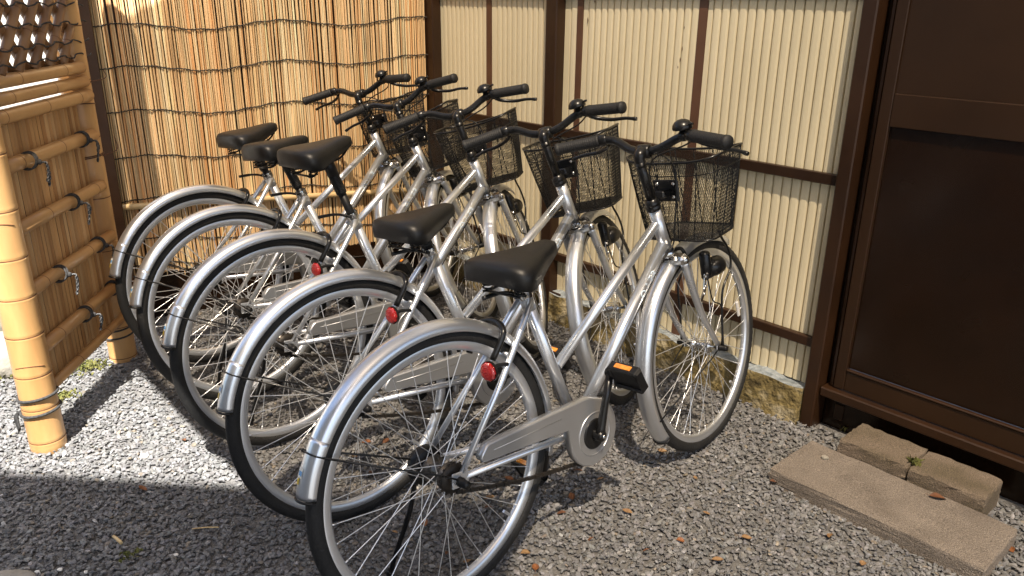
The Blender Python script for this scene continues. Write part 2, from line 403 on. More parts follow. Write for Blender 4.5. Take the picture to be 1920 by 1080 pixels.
def chipped(s0, s1, n0, n1, z0, z1, seed, bev=.012, rot=0):
    r = np.random.default_rng(seed); import bmesh
    bm = bmesh.new(); bmesh.ops.create_cube(bm, size=1)
    for v in bm.verts: v.co = Vector(((v.co.x)*(s1-s0), v.co.y*(n1-n0), v.co.z*(z1-z0)))
    bmesh.ops.subdivide_edges(bm, edges=bm.edges[:], cuts=9, use_grid_fill=True)
    hx, hy, hz = (s1-s0)/2, (n1-n0)/2, (z1-z0)/2
    for v in bm.verts:
        p = np.array(v.co); h = np.array((hx, hy, hz)); q = np.clip(p, -(h-bev), h-bev); d = p-q; l = np.linalg.norm(d)
        if l > 1e-6: p = q+d/l*bev*min(1, l/bev)
        on = (np.abs(p) > h-bev*1.2).sum()
        p = p+r.normal(0, .0016 if on >= 2 else .0006, 3); v.co = Vector(p)
    c, s_ = math.cos(rot), math.sin(rot); mid = vec((s0+s1)/2, (n0+n1)/2, (z0+z1)/2)
    for v in bm.verts:
        a = c*v.co.x-s_*v.co.y; b2 = s_*v.co.x+c*v.co.y
        v.co = Vector(W(mid[0]+a, mid[1]+b2, mid[2]+v.co.z))
    bmesh.ops.recalc_face_normals(bm, faces=bm.faces)
    me = bpy.data.meshes.new('paver'); bm.to_mesh(me); bm.free()
    return me
tag(obj('stepping_slab', chipped(.402, .994, 1.908, 2.156, -.02, .046, 1, .009), M['slab']), 'long flat concrete slab lying before the brown door', 'slab')
tag(obj('concrete_brick', chipped(.705, .912, 2.160, 2.312, -.01, .085, 2, .006), M['brick']), 'concrete brick under the door sill, beside the brown post', 'brick')
tag(obj('concrete_brick', chipped(.496, .700, 2.158, 2.308, -.012, .083, 3, .006, rot=R_(-1.0)), M['brick']), 'mossy concrete brick under the door sill, farther from the brown post', 'brick')

# ---------------------------------------------------------------- reed screen at the back
PC = W(3.241, N0); th_ = math.atan2(-wn[1], -wn[0])-R_(11)
DL = vec(math.cos(th_), math.sin(th_), 0); NL = vec(-DL[1], DL[0], 0)
if NL @ (CAM-PC) < 0: NL = -NL          # towards the yard
def Q(u, d=0.0, z=0.0): return vec(PC[0], PC[1], 0)+DL*u+NL*d+vec(0, 0, z)
def on_reed(px, py, d=0.0):
    r_ = ray(px, py); t = ((PC+NL*d-CAM)@NL)/(r_@NL); P = CAM+r_*t; return (P-PC)@DL, P[2]
screen = empty('reed_screen', Q(.72)); tag(screen, 'tall reed screen of thin golden stems bound with dark wire', 'screen')
def make_reeds(off, lo, n0_, wmin, wmax, zlo):
    Vs = []; Fs = []; C = []; k = 0; u = -.012
    while u < 1.56:
        r = rng.uniform(wmin, wmax); u += 2*r*rng.uniform(.88, 1.03)+(rng.random() < .075)*rng.uniform(.0005, .0022)
        if u < .005: continue
        zt = 1.9; z0 = zlo+rng.uniform(-.02, .015); zz = np.linspace(z0, zt, 12); zz[1:-1] += rng.uniform(-.05, .05, 10)
        lean = rng.normal(0, .004); dep = off+rng.uniform(-.003, .003)
        rr = r*np.linspace(1.08, .92, 12)*(1+.0*zz); bend = np.cumsum(rng.normal(0, .0009, 12)); ns = 6
        a = np.linspace(0, 2*np.pi, ns, endpoint=False)
        tone = rng.choice([0, 0, 0, 0, 0, 1, 1, 2, 3]); base = [(.88, .62, .34), (.90, .73, .46), (.78, .46, .21), (.70, .54, .31)][tone]
        c0 = np.array(base)*rng.uniform(.88, 1.12)
        for i in range(12):
            cc = Q(u+bend[i]+lean*(zz[i]-1), dep, zz[i])
            Vs.append(cc+rr[i]*(np.cos(a)[:, None]*DL+np.sin(a)[:, None]*NL))
            cv = c0*rng.uniform(.85, 1.12)*(.72 if i in (3, 6, 9) and rng.random() < .3 else 1)
            C += [(*np.clip(cv, 0, .92), 1)]*ns
        for i in range(11):
            for j in range(ns):
                l = (j+1) % ns; Fs.append((k+i*ns+j, k+i*ns+l, k+(i+1)*ns+l, k+(i+1)*ns+j))
        k += 12*ns
    return np.vstack(Vs), Fs, C
V1, F1, C1 = make_reeds(.010, 0, 0, .0023, .0043, .19)
rmb = MB(); rmb.add(V1, F1)
rme = rmb.mesh('reeds', np.array(screen.location), fix=False)
at = rme.color_attributes.new('Col', 'FLOAT_COLOR', 'POINT'); at.data.foreach_set('color', np.array(C1).reshape(-1))
M['reed'] = mat('dry_reed', (1, 1, 1), .55, 0, (.80, .74, .66), 30, 5, attr='Col', stretch=(1, 1, .05), bump=.1, bscale=120)
ro = obj('reeds', rme, M['reed'], screen); ro['kind'] = 'stuff'
M['wire'] = mat('dark_twine', (.022, .019, .016), .8, 0, (.04, .035, .03), 80)
wires = [((180, 53), (800, 37)), ((195, 133), (800, 108)), ((205, 216), (800, 182)), ((220, 302), (800, 258)), ((232, 382), (800, 333)), ((250, 455), (800, 405)), ((270, 500), (800, 468))]
for wi, (a_, b_) in enumerate(wires):
    u0, z0 = on_reed(*a_, .016); u1, z1 = on_reed(*b_, .016); n = 260; P = []
    ph = .4+wi*.12
    for i in range(n):
        t = i/(n-1); u = 1.5+(-.06-1.5)*t; z = z0+(z1-z0)*(u-u0)/(u1-u0)
        z += .015*math.sin((u-.55)*2*math.pi/.62+ph*.3)+.0016*math.sin(u*400)+.002*math.sin(u*57+wi)
        P.append(Q(u, .0165+.0022*math.sin(u*400+1.5), z))
    part('binding_wire', MB().tube(P, .0026, 5), M['wire'], screen)
M['bamboo'] = mat('bamboo_tan', (.50, .29, .115), .38, 0, (.41, .22, .085), 5, 6, rvar=.06, coat=.2, stretch=(1, 1, .3), bump=.05, bscale=60)
M['bamboo_pale'] = mat('bamboo_pale', (.66, .50, .26), .4, 0, (.58, .40, .19), 5, 6, rvar=.06, coat=.15)
M['node'] = mat('bamboo_node', (.10, .035, .014), .7, 0, (.22, .10, .04), 40)
u0, z0 = on_reed(237, 388, .03); u1, z1 = on_reed(707, 360, .03)
pp = [Q(u0+(u1-u0)*t+.0, .031, z0+(z1-z0)*t) for t in np.linspace(-.2, 1.38, 24)]
part('bamboo_pole', MB().tube(pp, [.0135+.0008*(i % 6 == 0) for i in range(24)], 12), M['bamboo_pale'], screen)
part('base_board', MB().box(Q(.74, .0, .10), (1.5, .03, .21), (DL, NL, vec(0, 0, 1)), 0, .003), M['doorb'], screen)
part('back_board', MB().box(Q(.75, -.02, 1.0), (1.52, .012, 2.0), (DL, NL, vec(0, 0, 1)), 0), M['brown'], screen)  # dark panel added behind the reeds so the gaps between stems read dark

# dark metal post at the screen's left end
mp_ = Q(1.462, .045); pst = tag(obj('metal_post', MB().box((mp_[0], mp_[1], 1.15), (.075, .06, 2.4), (DL, NL, vec(0, 0, 1)), 0, .004), M['brown'], None), 'dark brown metal post between bamboo fence and reed screen', 'post')

# ---------------------------------------------------------------- bamboo fence on the left
BA = vec(-1.466, 2.163, 0); BB_ = vec(-1.543, 2.83, 0); be = nrm(BB_-BA); bn = vec(be[1], -be[0], 0); BL = np.linalg.norm(BB_-BA)
def Bp(a, d=0.0, z=0.0): return BA+be*a+bn*d+vec(0, 0, z)
fence = empty('bamboo_fence', Bp(.33)); tag(fence, 'bamboo fence with round posts, tied rails and diamond lattice top', 'fence')
M['rope'] = mat('dark_rope', (.020, .018, .017), .85, 0, (.05, .05, .05), 120)
M['ropew'] = mat('grey_speckled_rope', (.03, .03, .03), .9, 0, (.16, .16, .16), 220, 2, ramp=(.48, .56))
M['bpost'] = mat('bamboo_post', (.63, .37, .15), .38, 0, (.44, .235, .085), 11, 8, rvar=.06, coat=.25, stretch=(1, 1, .25))
def culm(P0, P1, r, nodes, n=20, taper=0.0, bump_r=1.014):
    """bamboo stem with swollen nodes: returns (body, rings)"""
    P0 = np.asarray(P0, float); P1 = np.asarray(P1, float); L = np.linalg.norm(P1-P0); pts = [0.0]; rad = [r]
    body = MB(); rings = MB(); d = nrm(P1-P0)
    ts = []
    for t in sorted(nodes):
        ts += [(t-.018, 1.0), (t-.007, 1.008), (t-.003, bump_r), (t, .985), (t+.004, bump_r), (t+.010, 1.006), (t+.025, 1.0)]
    seq = [(0, 1.0)]+[q for q in ts if 0 < q[0] < L]+[(L, 1.0)]
    seq = sorted(seq)
    body.tube([P0+d*t for t, _ in seq], [r*k*(1-taper*t/L) for t, k in seq], n)
    rings = [MB().tube([P0+d*(t-.0018), P0+d*(t+.0018)], r*1.012*(1-taper*t/L), n, caps=False) for t in nodes if .01 < t < L-.01]
    return body, rings
def culm_part(name, P0, P1, r, nodes, mat_, n=20, taper=0.0):
    b_, rg = culm(P0, P1, r, nodes, n, taper); o = part(name, b_, mat_, fence)
    for q in rg: obj('node_ring', q.mesh('node_ring', np.array(fence.location)), M['node'], o)
    return o
culm_part('post', Bp(0, 0, -.05), Bp(0, 0, 2.0), .052, [.085, .20, .31, .44, .56, .68, .82, .98, 1.16, 1.36, 1.58, 1.8], M['bpost'], 28)
culm_part('post', Bp(BL, 0, -.05), Bp(BL, 0, 2.0), .050, [.06, .19, .33, .50, .70, .92, 1.12, 1.30, 1.5, 1.75], M['bpost'], 28)
# old joint seams on the posts
for zc in (.30, .74): part('seam', MB().tube([Bp(-.0, 0, 0)+.0525*vec(math.cos(a), math.sin(a), 0)+vec(0, 0, zc-.02*(a+1.2)**2*.6) for a in np.linspace(-1.9, -.3, 16)], .0011, 4), M['node'], fence)
for z, a0, a1, r, nod in ((1.115, -.02, .62, .020, [.18, .47]), (1.068, -.02, .63, .020, [.12, .38]), (1.020, -.03, .64, .022, [.06, .31, .54])):
    culm_part('rail', Bp(max(a0, .01), .026, z), Bp(a1, .047, z), r, nod, M['bamboo'])
for z, a0, a1, r, nod in ((.884, .0, .625, .022, [.10, .36]), (.703, -.0, .62, .021, [.20, .55]), (.513, -.0, .63, .021, [.10, .42]), (.327, .0, .61, .021, [.13, .34]), (.192, .0, .62, .016, [.22, .45])):
    culm_part('rail', Bp(max(a0, .01), .026, z), Bp(a1, .047, z), r, nod, M['bamboo'])
# split-bamboo boards behind the rails
for _i, _c in enumerate(((.60, .335, .13), (.46, .235, .085), (.68, .42, .19))):
    M['slat%d' % _i] = mat('split_bamboo_%d' % _i, _c, .5, 0, tuple(q*.72 for q in _c), 14, 6, stretch=(1, 1, .12), rvar=.08, bump=.12, bscale=80)
a = .055; k = 0
while a < BL-.05:
    wdt = rng.uniform(.013, .022); mb = MB(); pr = []
    for t in np.linspace(-1, 1, 5): pr.append((a+wdt/2+t*wdt*.485, .0055*(1-t*t)))
    z0, z1 = .165+rng.uniform(-.006, .006), 1.02; V = []
    for z in np.linspace(z0, z1, 7):
        for (aa, dd) in pr: V.append(Bp(aa, .006+dd+rng.uniform(-.0006, .0006), z))
    for z in (z0, z1):
        for (aa, dd) in pr: V.append(Bp(aa, -.002, z))
    F = [(j*5+i, j*5+i+1, j*5+i+6, j*5+i+5) for j in range(6) for i in range(4)]
    mb.add(V, F, True)
    o = part('split_bamboo_slat', mb, M['slat%d' % rng.integers(3)], fence)
    a += wdt+rng.uniform(.003, .0055)
part('slat_backing', MB().box(Bp(BL/2, -.006, .59), (BL-.10, .006, .84), (be, bn, vec(0, 0, 1))), M['doorb'], fence)
# diamond lattice of thin canes
M['lattice'] = mat('backlit_dark_cane', (.30, .165, .075), .45, 0, (.20, .10, .045), 9, 6, rvar=.06)  # darker brown puts the lattice's backlit shade into its colour
for dirn, dep in ((1, .030), (-1, .012)):
    for i in range(-7, 13):
        a0 = i*.105; z0 = 1.13; z1 = 1.72; a1 = a0+dirn*(z1-z0)*.95
        P0, P1 = [a0, z0], [a1, z1]
        lo, hi = .03, BL-.035
        def clip(p, q):
            t0, t1 = 0.0, 1.0; dx = q[0]-p[0]
            for bnd, sg in ((lo, 1), (hi, -1)):
                f0 = (p[0]-bnd)*sg; f1 = (q[0]-bnd)*sg
                if f0 < 0 and f1 < 0: return None
                if f0 < 0: t0 = max(t0, f0/(f0-f1))
                if f1 < 0: t1 = min(t1, f0/(f0-f1))
            return None if t1-t0 < .06 else (t0, t1)
        c = clip(P0, P1)
        if c is None: continue
        pa = [P0[0]+(P1[0]-P0[0])*c[0], z0+(z1-z0)*c[0]]; pb = [P0[0]+(P1[0]-P0[0])*c[1], z0+(z1-z0)*c[1]]
        nn = list(np.arange(.07+rng.uniform(0, .1), math.dist(pa, pb), .16))
        culm_part('lattice_cane', Bp(pa[0], dep, pa[1]), Bp(pb[0], dep, pb[1]), .0145, nn, M['lattice'], 10)
# twine through the lattice
for z in (1.155, 1.20, 1.26, 1.32):
    P = [Bp(a_, .046+.004*math.sin(a_*90), z+.006*math.sin(a_*47+z*30)) for a_ in np.linspace(.03, BL+.06, 70)]
    part('lattice_twine', MB().tube(P, .0026, 5), M['rope'], fence)
# knots on the tied rails
def knot(a_, z, tail, style):
    wr = MB()
    for da in (-.008, .004):
        P = [Bp(a_+da+.006*math.sin(t), .045+.0245*math.cos(t), z+.0245*math.sin(t)) for t in np.linspace(0, 2*math.pi, 20, endpoint=False)]
        wr.tube(P, .0032, 6, closed=True)
    wr.sphere(Bp(a_, .074, z-.004), .0085, 8, 6)
    root_ = part('rope_tie', wr, M['rope'], fence)
    tl = MB(); c = Bp(a_, .078, z-.006)
    for sgn, ln, fl in tail:
        ln = max(ln, .045)
        P = bez([c, c+be*sgn*.010+bn*.010+vec(0, 0, -.002), c+be*sgn*(.012+.010*fl)+bn*.010+vec(0, 0, -ln*.5), c+be*sgn*(.008+.014*fl)+bn*.004+vec(0, 0, -ln)], 8)
        for ph in (0, math.pi):
            tl.tube([q+.0022*(be*math.cos(k*.9+ph)+bn*math.sin(k*.9+ph)) for k, q in enumerate(P)], .0024, 5)
    obj('rope_tail', tl.mesh('rope_tail', np.array(fence.location)), M['ropew'] if style else M['rope'], root_)
knot(.14, .884, [(1, .075, .6), (1, .06, .1)], 1); knot(.53, .884, [(1, .03, 1.2), (1, .075, .0)], 0)
knot(.37, .703, [(1, .0, 1.6), (1, .075, .0)], 1); knot(.51, .513, [(1, .05, 1.0), (1, .02, .6)], 1)
knot(.19, .513, [(1, .06, .6), (1, .07, .0)], 1); knot(.31, .327, [(1, .0, 1.3), (1, .06, .1)], 1); knot(.57, .327, [(1, .05, .5), (1, .08, .0)], 1)
# rope and wire round the posts
def loops(center, r, zs, mat_, rr=.004, tail=False):
    mb = MB()
    for z in zs:
        P = [center+vec(r*math.cos(t), r*math.sin(t), z+.006*math.sin(t+z*9)) for t in np.linspace(0, 2*math.pi, 30, endpoint=False)]
        mb.tube(P, rr, 6, closed=True)
    if tail:
        for q in range(3):
            c = center+vec(-r*.96, -r*.3, zs[0]); mb.tube(bez([c, c+vec(-.012-.004*q, -.004, -.02), c+vec(-.010-.006*q, -.008+.006*q, -.06-.008*q)], 6), .0035, 6)
    return mb
part('rope_binding', loops(Bp(0), .0555, (.135, .185), M['rope'], .0045, True), M['rope'], fence)
part('rope_binding', loops(Bp(BL), .0525, (.10, .13), M['rope'], .0035), M['rope'], fence)
M['copper'] = mat('copper_wire', (.10, .035, .02), .5, .4, (.05, .02, .015), 60)
part('wire_binding', loops(Bp(BL), .0515, (1.062, .985, .80, .805), M['copper'], .0018), M['copper'], fence)
for z, (px, py) in ((1.062, (200, 163)), (.80, (222, 302))):
    part('wire_tie', MB().tube(bez([Bp(BL, .05, z), Bp(BL+.12, .06, z+.004), Q(1.41, .03, z+.01)], 8), .0018, 5), M['copper'], fence)

# ---------------------------------------------------------------- yard beyond the fence: white wall, stones, moss
M['plaster'] = mat('white_plaster', (.80, .78, .73), .9, 0, (.70, .68, .62), 2.5, 6, bump=.1, bscale=50)
M['rock'] = mat('grey_rock', (.34, .31, .27), .9, 0, (.20, .19, .15), 9, 8, bump=.7, bscale=40)
M['mossg'] = mat('moss_green', (.10, .115, .025), .9, 0, (.18, .17, .045), 40, bump=.8, bscale=200)
wl = empty('plaster_wall', (-2.9, 3.55, 0)); tag(wl, 'white plastered garden wall behind the bamboo fence', 'wall')
wax = (nrm(vec(.85, .35, 0)), nrm(vec(-.35, .85, 0)), vec(0, 0, 1))
part('wall_panel', MB().box((-3.05, 3.45, 1.16), (2.6, .16, 2.1), wax, 0, .006), M['plaster'], wl)
part('wall_base', MB().box((-3.05, 3.45, .03), (2.6, .13, .155), wax, 0, .004), M['doorb'], wl)
def boulder(c, r, seed, mat_, name, label, cat):
    rr = np.random.default_rng(seed); mb = MB().sphere((0, 0, 0), 1, 22, 14); V = mb.V[0]
    fr = rr.normal(0, 2.2, (9, 3)); ph = rr.uniform(0, 6.28, 9)
    d = 1+.09*sum(np.sin(V@fr[i]+ph[i]) for i in range(9))/2
    mb.V[0] = np.sign(V)*np.abs(V)**.85*d[:, None]*np.array(r)
    o = obj(name, mb, mat_); o.location = c; return tag(o, label, cat)
boulder((-1.93, 2.75, .03), (.17, .13, .085), 4, M['rock'], 'boulder', 'pale rounded boulder beside the near bamboo post', 'boulder')
boulder((-2.16, 3.02, .06), (.22, .16, .11), 9, M['rock'], 'boulder', 'grey-green boulder at the foot of the white wall', 'boulder')
def tuft(c, n, spread, seed, label, col='mossg', h=.013, cat='moss'):
    rr = np.random.default_rng(seed); mb = MB()
    for i in range(n):
        p = rr.normal(0, spread, 2); hh = h*rr.uniform(.5, 1.2); d = rr.normal(0, .5, 2); s_ = rr.uniform(.003, .007); t = rr.uniform(0, 6.28)
        b0 = vec(p[0], p[1], .002); ax = vec(math.cos(t), math.sin(t), 0)*s_; tip = b0+vec(d[0]*hh, d[1]*hh, hh); midp = (b0+tip)/2+vec(0, 0, hh*.2)
        mb.add([b0-ax*.3, b0+ax*.3, midp+ax, tip, midp-ax], [(0, 1, 2, 4), (4, 2, 3)], True)
    o = obj('moss_patch', mb, M[col]); o.location = tuple(c); return tag(o, label, cat, kind='stuff')
for i, (px, py, nn, sp, lab) in enumerate(((165, 690, 260, .035, 'pale green moss patch under the lowest bamboo rail'), (120, 745, 120, .02, 'small moss tuft beside the near bamboo post'), (15, 700, 260, .04, 'yellow-green moss patch by the pale boulder'), (245, 1045, 30, .010, 'tiny moss tuft in the shaded gravel'), (1595, 800, 160, .022, 'green moss below the brown door post'), (790, 480, 200, .05, 'dark green weed behind the parked bicycle wheels'))):
    p = gnd(px, py); tuft(p, nn, sp, 20+i, lab)
pt = W(.7025, 2.20, .080); tuft(pt, 50, .008, 40, 'bright moss in the gap between the two concrete bricks', h=.014)

# ================================================================== BICYCLES
RW = .335; WB = 1.0435
HT = vec(.8126, 0, .8031); HA = R_(67.5)
SA = vec(-math.cos(HA), 0, math.sin(HA)); FX = vec(math.sin(HA), 0, math.cos(HA))
HB = HT-SA*.149
LUG = vec(.3026, 0, .6711); BBK = vec(.4473, 0, .2805); ST = nrm(LUG-BBK)
RH = vec(0, 0, RW); FH = vec(WB, 0, RW)
Y = vec(0, 1, 0)

def ringpts(c, r, n, a0=0, a1=2*math.pi, y=0):
    return [c+vec(r*math.cos(t), y, r*math.sin(t)) for t in np.linspace(a0, a1, n)]

def mesh_tyre(c):
    n = 168; V = []; F = []
    sec = [(.302, .0095), (.306, .0145), (.314, .0172), (.3235, .0165), (.3305, .0125), (.3340, .0065), (.3350, 0)]
    sec = sec+[(r, -y) for r, y in sec[-2::-1]]; k = len(sec)
    for i in range(n):
        t = 2*math.pi*i/n
        for j, (r, y) in enumerate(sec):
            rr = r; yy = y
            if j in (4, k-5): rr = r-(.0016 if (i+(j == 4)) % 2 else 0)
            if j in (3, k-4): rr = r-(.0022 if (i+(j == 3)) % 2 else 0); yy = y*(1-.05*((i+(j == 3)) % 2))
            V.append(c+vec(rr*math.cos(t), yy, rr*math.sin(t)))
    for i in range(n):
        i2 = (i+1) % n
        for j in range(k-1): F.append((i*k+j, i*k+j+1, i2*k+j+1, i2*k+j))
    return MB().add(V, F, True)
def mesh_rim(c):
    mb = MB().lathe([(.283, -.006), (.2815, 0), (.283, .006), (.289, .0105), (.296, .0115), (.3055, .0122), (.3075, .0105), (.300, .008), (.300, -.008), (.3075, -.0105), (.3055, -.0122), (.296, -.0115), (.289, -.0105)], c, Y, 96, closed=True)
    mb.box(c+vec(.268*math.cos(-.8), 0, .268*math.sin(-.8)), (.03, .007, .007), (vec(math.cos(-.8), 0, math.sin(-.8)), Y, vec(-math.sin(-.8), 0, math.cos(-.8))))
    return mb
def mesh_spokes(c, yl, yr, fr):
    mb = MB(); n = 36
    for i in range(n):
        t = 2*math.pi*i/n; side = 1 if i % 2 else -1; y = yl if side > 0 else -yr
        lead = (1 if (i//2) % 2 else -1)*R_(62); hub = c+vec(fr*math.cos(t+lead), y, fr*math.sin(t+lead)); rim = c+vec(.284*math.cos(t), side*.002, .284*math.sin(t))
        mb.tube([hub, rim], .00125, 5, caps=False)
        d = nrm(rim-hub); mb.tube([rim-d*.012, rim], .0019, 5)
    return mb
def mesh_hub(c, half, fl, fr, r):
    return MB().lathe([(.004, -half), (.005, -half), (.005, -fl-.004), (fr, -fl-.003), (fr, -fl), (r*1.2, -fl+.004), (r, -fl*.4), (r, fl*.4), (r*1.2, fl-.004), (fr, fl), (fr, fl+.003), (.005, fl+.004), (.005, half), (.004, half)], c, Y, 20)
def mesh_fender(c, a0, a1, n=64, hw=.0255, dr=.004, flare=None):
    sec = [(-1.0, -.010), (-.985, -.002), (-.86, .0065), (-.6, .0118), (-.3, .0145), (0, .0155), (.3, .0145), (.6, .0118), (.86, .0065), (.985, -.002), (1.0, -.010)]
    sec2 = [(y*.955, d-.0016) for y, d in sec[::-1]]; k = len(sec)*2; V = []; F = []
    for i in range(n):
        t = a0+(a1-a0)*i/(n-1); f_ = 1.0
        if flare: f_ = 1+.08*max(0, min(1, (t-flare)/.02)) if a1 > a0 else 1
        for y, d in sec+sec2: V.append(c+vec((RW+dr+d*f_)*math.cos(t), y*hw*f_, (RW+dr+d*f_)*math.sin(t)))
    for i in range(n-1):
        for j in range(k):
            l = (j+1) % k; F.append((i*k+j, i*k+l, (i+1)*k+l, (i+1)*k+j))
    mb = MB().add(V, F, True); V = np.array(V)
    for e in (0, n-1):
        m_ = len(sec)
        mb.add(V[e*k:(e+1)*k], [(j, j+1, k-2-j, k-1-j) for j in range(m_-1)], False)
    return mb
def fender_tip(c, t, hw=.0262, dr=.0046):
    return MB().tube([c+vec((RW+dr+d)*math.cos(t), y*hw, (RW+dr+d)*math.sin(t)) for y, d in ((-1, -.010), (-.97, 0), (-.86, .007), (-.6, .0122), (-.3, .0148), (0, .0158), (.3, .0148), (.6, .0122), (.86, .007), (.97, 0), (1, -.010))], .0026, 6)

TEXT_T = .443
def on_tube_text(txt, P0, P1, r, nrm0, size, t_mid):
    cu = bpy.data.curves.new('txt', 'FONT'); cu.body = txt; cu.size = size; cu.align_x = 'CENTER'; cu.align_y = 'CENTER'; cu.resolution_u = 3
    to = bpy.data.objects.new('txt', cu); COL.objects.link(to)
    dg = bpy.context.evaluated_depsgraph_get(); me = bpy.data.meshes.new_from_object(to.evaluated_get(dg))
    bpy.data.objects.remove(to); d = nrm(P1-P0); n0 = nrm(nrm0-d*(nrm0@d)); b = np.cross(n0, d)   # letters' up
    for v in me.vertices:
        x, y = v.co.x, v.co.y; a = y/r
        v.co = Vector(P0+d*(t_mid+x)+(r+.0005)*(n0*math.cos(a)+b*math.sin(a)))
    me.update(); return me

def build_bike_meshes():
    D = {}
    # ---- frame
    f = MB()
    f.tube([HB-SA*.004, HT+SA*.002], .0178, 18)
    TT0, TT1 = vec(.838, 0, .772), vec(.394, 0, .469)
    DT0 = vec(.862, 0, .709); BBp = BBK
    f.tube([TT0, TT1], .0135, 14); f.tube([DT0, BBp], .0168, 16); f.tube([BBK, LUG+ST*.012], .0158, 16)
    f.lathe([(.0205, -.036), (.0215, -.03), (.0215, .03), (.0205, .036)], BBK, Y, 18); 
    f.tube([LUG-ST*.03, LUG+ST*.016], .0178, 16)
    for s in (-1, 1):
        f.tube([LUG+vec(-.002, s*.018, .0), LUG+vec(-.03, s*.026, -.035), vec(.16, s*.046, .335+.172), vec(.012, s*.064, .350)], [.0085, .0085, .0078, .0066], 10)
        f.tube([BBK+vec(-.01, s*.024, .0), BBK+vec(-.10, s*.034, .012), vec(.02, s*.062, .337)], [.0105, .0098, .0075], 10)
        f.box(vec(.004, s*.066, .338), (.046, .005, .036), (nrm(vec(1, 0, -.1)), Y, nrm(vec(.1, 0, 1))), 0, .0015)
    f.tube([vec(.205, -.03, .562), vec(.205, .03, .562)], .006, 8)     # stay bridge
    D['frame'] = f
    D['clamp'] = MB().lathe([(.0200, -.011), (.0205, -.009), (.0205, .009), (.0200, .011)], LUG+ST*.016, ST, 18)
    lv = MB().tube(bez([LUG+ST*.016+vec(-.02, .0, .0), LUG+ST*.018+vec(-.03, .022, .002), LUG+ST*.02+vec(-.055, .03, .003), LUG+ST*.02+vec(-.10, .033, .002)], 6), [.0045]*13+[.0055]*6, 8)
    lv.tube([LUG+ST*.016+vec(-.018, -.024, 0), LUG+ST*.016+vec(-.018, .026, 0)], .0045, 8)
    D['clamp_lever'] = lv
    D['text'] = on_tube_text('JOWER', BBK, DT0, .0168, vec(.05, -1.0, .0), .030, TEXT_T)
    # ---- rear wheel
    D['r_rim'] = mesh_rim(RH); D['r_tyre'] = mesh_tyre(RH); D['r_spokes'] = mesh_spokes(RH, .028, .026, .029)
    hb = mesh_hub(RH, .080, .027, .033, .019); D['r_hub'] = hb
    D['brake'] = MB().lathe([(.0001, .074), (.030, .073), (.044, .070), (.046, .066), (.046, .044), (.043, .041), (.0001, .040)], RH, Y, 28)
    sp = MB()
    for i in range(14):
        t = 2*math.pi*i/14; sp.box(RH+vec(.036*math.cos(t), -.045, .036*math.sin(t)), (.006, .0025, .006), (vec(math.cos(t), 0, math.sin(t)), Y, vec(-math.sin(t), 0, math.cos(t))))
    sp.lathe([(.012, -.048), (.035, -.047), (.035, -.043), (.012, -.042)], RH, Y, 24); D['sprocket'] = sp
    for s in (-1, 1):
        nu = D['r_nut%d' % s] = MB(); nu.lathe([(.0001, s*.098), (.0085, s*.097), (.0095, s*.094), (.0098, s*.078), (.0115, s*.077), (.0115, s*.070)], RH, Y, 12)
    # ---- rear mudguard
    D['r_fender'] = mesh_fender(RH, R_(-14), R_(166), 80)
    tip = fender_tip(RH, R_(166.6)); D['r_tip'] = tip
    flap = mesh_fender(RH, R_(146), R_(166), 14, .0260, .0044); D['r_flap'] = flap
    st = MB(); ft = R_(151); e = RH+vec((RW-.002)*math.cos(ft), 0, (RW-.002)*math.sin(ft))
    for s in (-1, 1): st.tube([vec(.0, s*.070, RW+.004), vec(-.05, s*.062, RW+.034), e+vec(0, s*.027, 0)], .0024, 6)
    st.tube([RH+vec((RW+.005+d)*math.cos(ft), y*.0268, (RW+.005+d)*math.sin(ft)) for y, d in ((-1, -.008), (-.97, 0), (-.86, .0075), (-.5, .0138), (0, .0168), (.5, .0138), (.86, .0075), (.97, 0), (1, -.008))], .0018, 6)
    for dy in (.012, .020): st.sphere(RH+vec((RW+.018)*math.cos(ft), dy, (RW+.018)*math.sin(ft)), .0042, 6, 5)
    D['r_stay'] = st
    def patch(a0, a1, y0, y1, lift):
        V = []; 
        for t in np.linspace(a0, a1, 4):
            for y in np.linspace(y0, y1, 5):
                q = abs(y)/.0262; d = .0155*(1-.45*q*q)+lift; V.append(RH+vec((RW+.0048+d)*math.cos(t), y, (RW+.0048+d)*math.sin(t)))
        return MB().add(V, [(j*5+i, j*5+i+1, j*5+i+6, j*5+i+5) for j in range(3) for i in range(4)])
    D['stk_w'] = patch(R_(156), R_(159.2), -.004, .012, .0006); D['stk_y'] = patch(R_(159.4), R_(161.5), .003, .012, .0006); D['stk_b'] = patch(R_(157.0), R_(158.5), -.003, .009, .0011)
    # ---- chain case: disc + upper bar, one outline
    C0 = (.4473, .2805); rd = .088
    out = []
    for t in np.linspace(R_(52), R_(-172), 44): out.append((C0[0]+rd*math.cos(t), C0[1]+rd*math.sin(t)))
    out += [(.352, .3220), (.20, .3375), (.095, .3475), (.080, .3495), (.070, .354), (.066, .363), (.072, .372), (.085, .386), (.095, .390), (.25, .3885), (.42, .3855), (.437, .3835), (.487, .364)]
    out = np.array(out); nO = len(out)
    prv = np.roll(out, 1, 0); nxt = np.roll(out, -1, 0); tg = nxt-prv; tg /= np.linalg.norm(tg, axis=1)[:, None]; nn = np.stack([tg[:, 1], -tg[:, 0]], 1)
    cen = out.mean(0)
    if np.mean(((out-cen)*nn).sum(1)) > 0: nn = -nn
    V = []
    for y, ins in ((-.048, 0), (-.0650, 0), (-.0685, .0035)):
        for p, q in zip(out, nn): V.append((p[0]+q[0]*ins, y, p[1]+q[1]*ins))
    F = [(a_*nO+i, a_*nO+(i+1) % nO, (a_+1)*nO+(i+1) % nO, (a_+1)*nO+i) for a_ in range(2) for i in range(nO)]
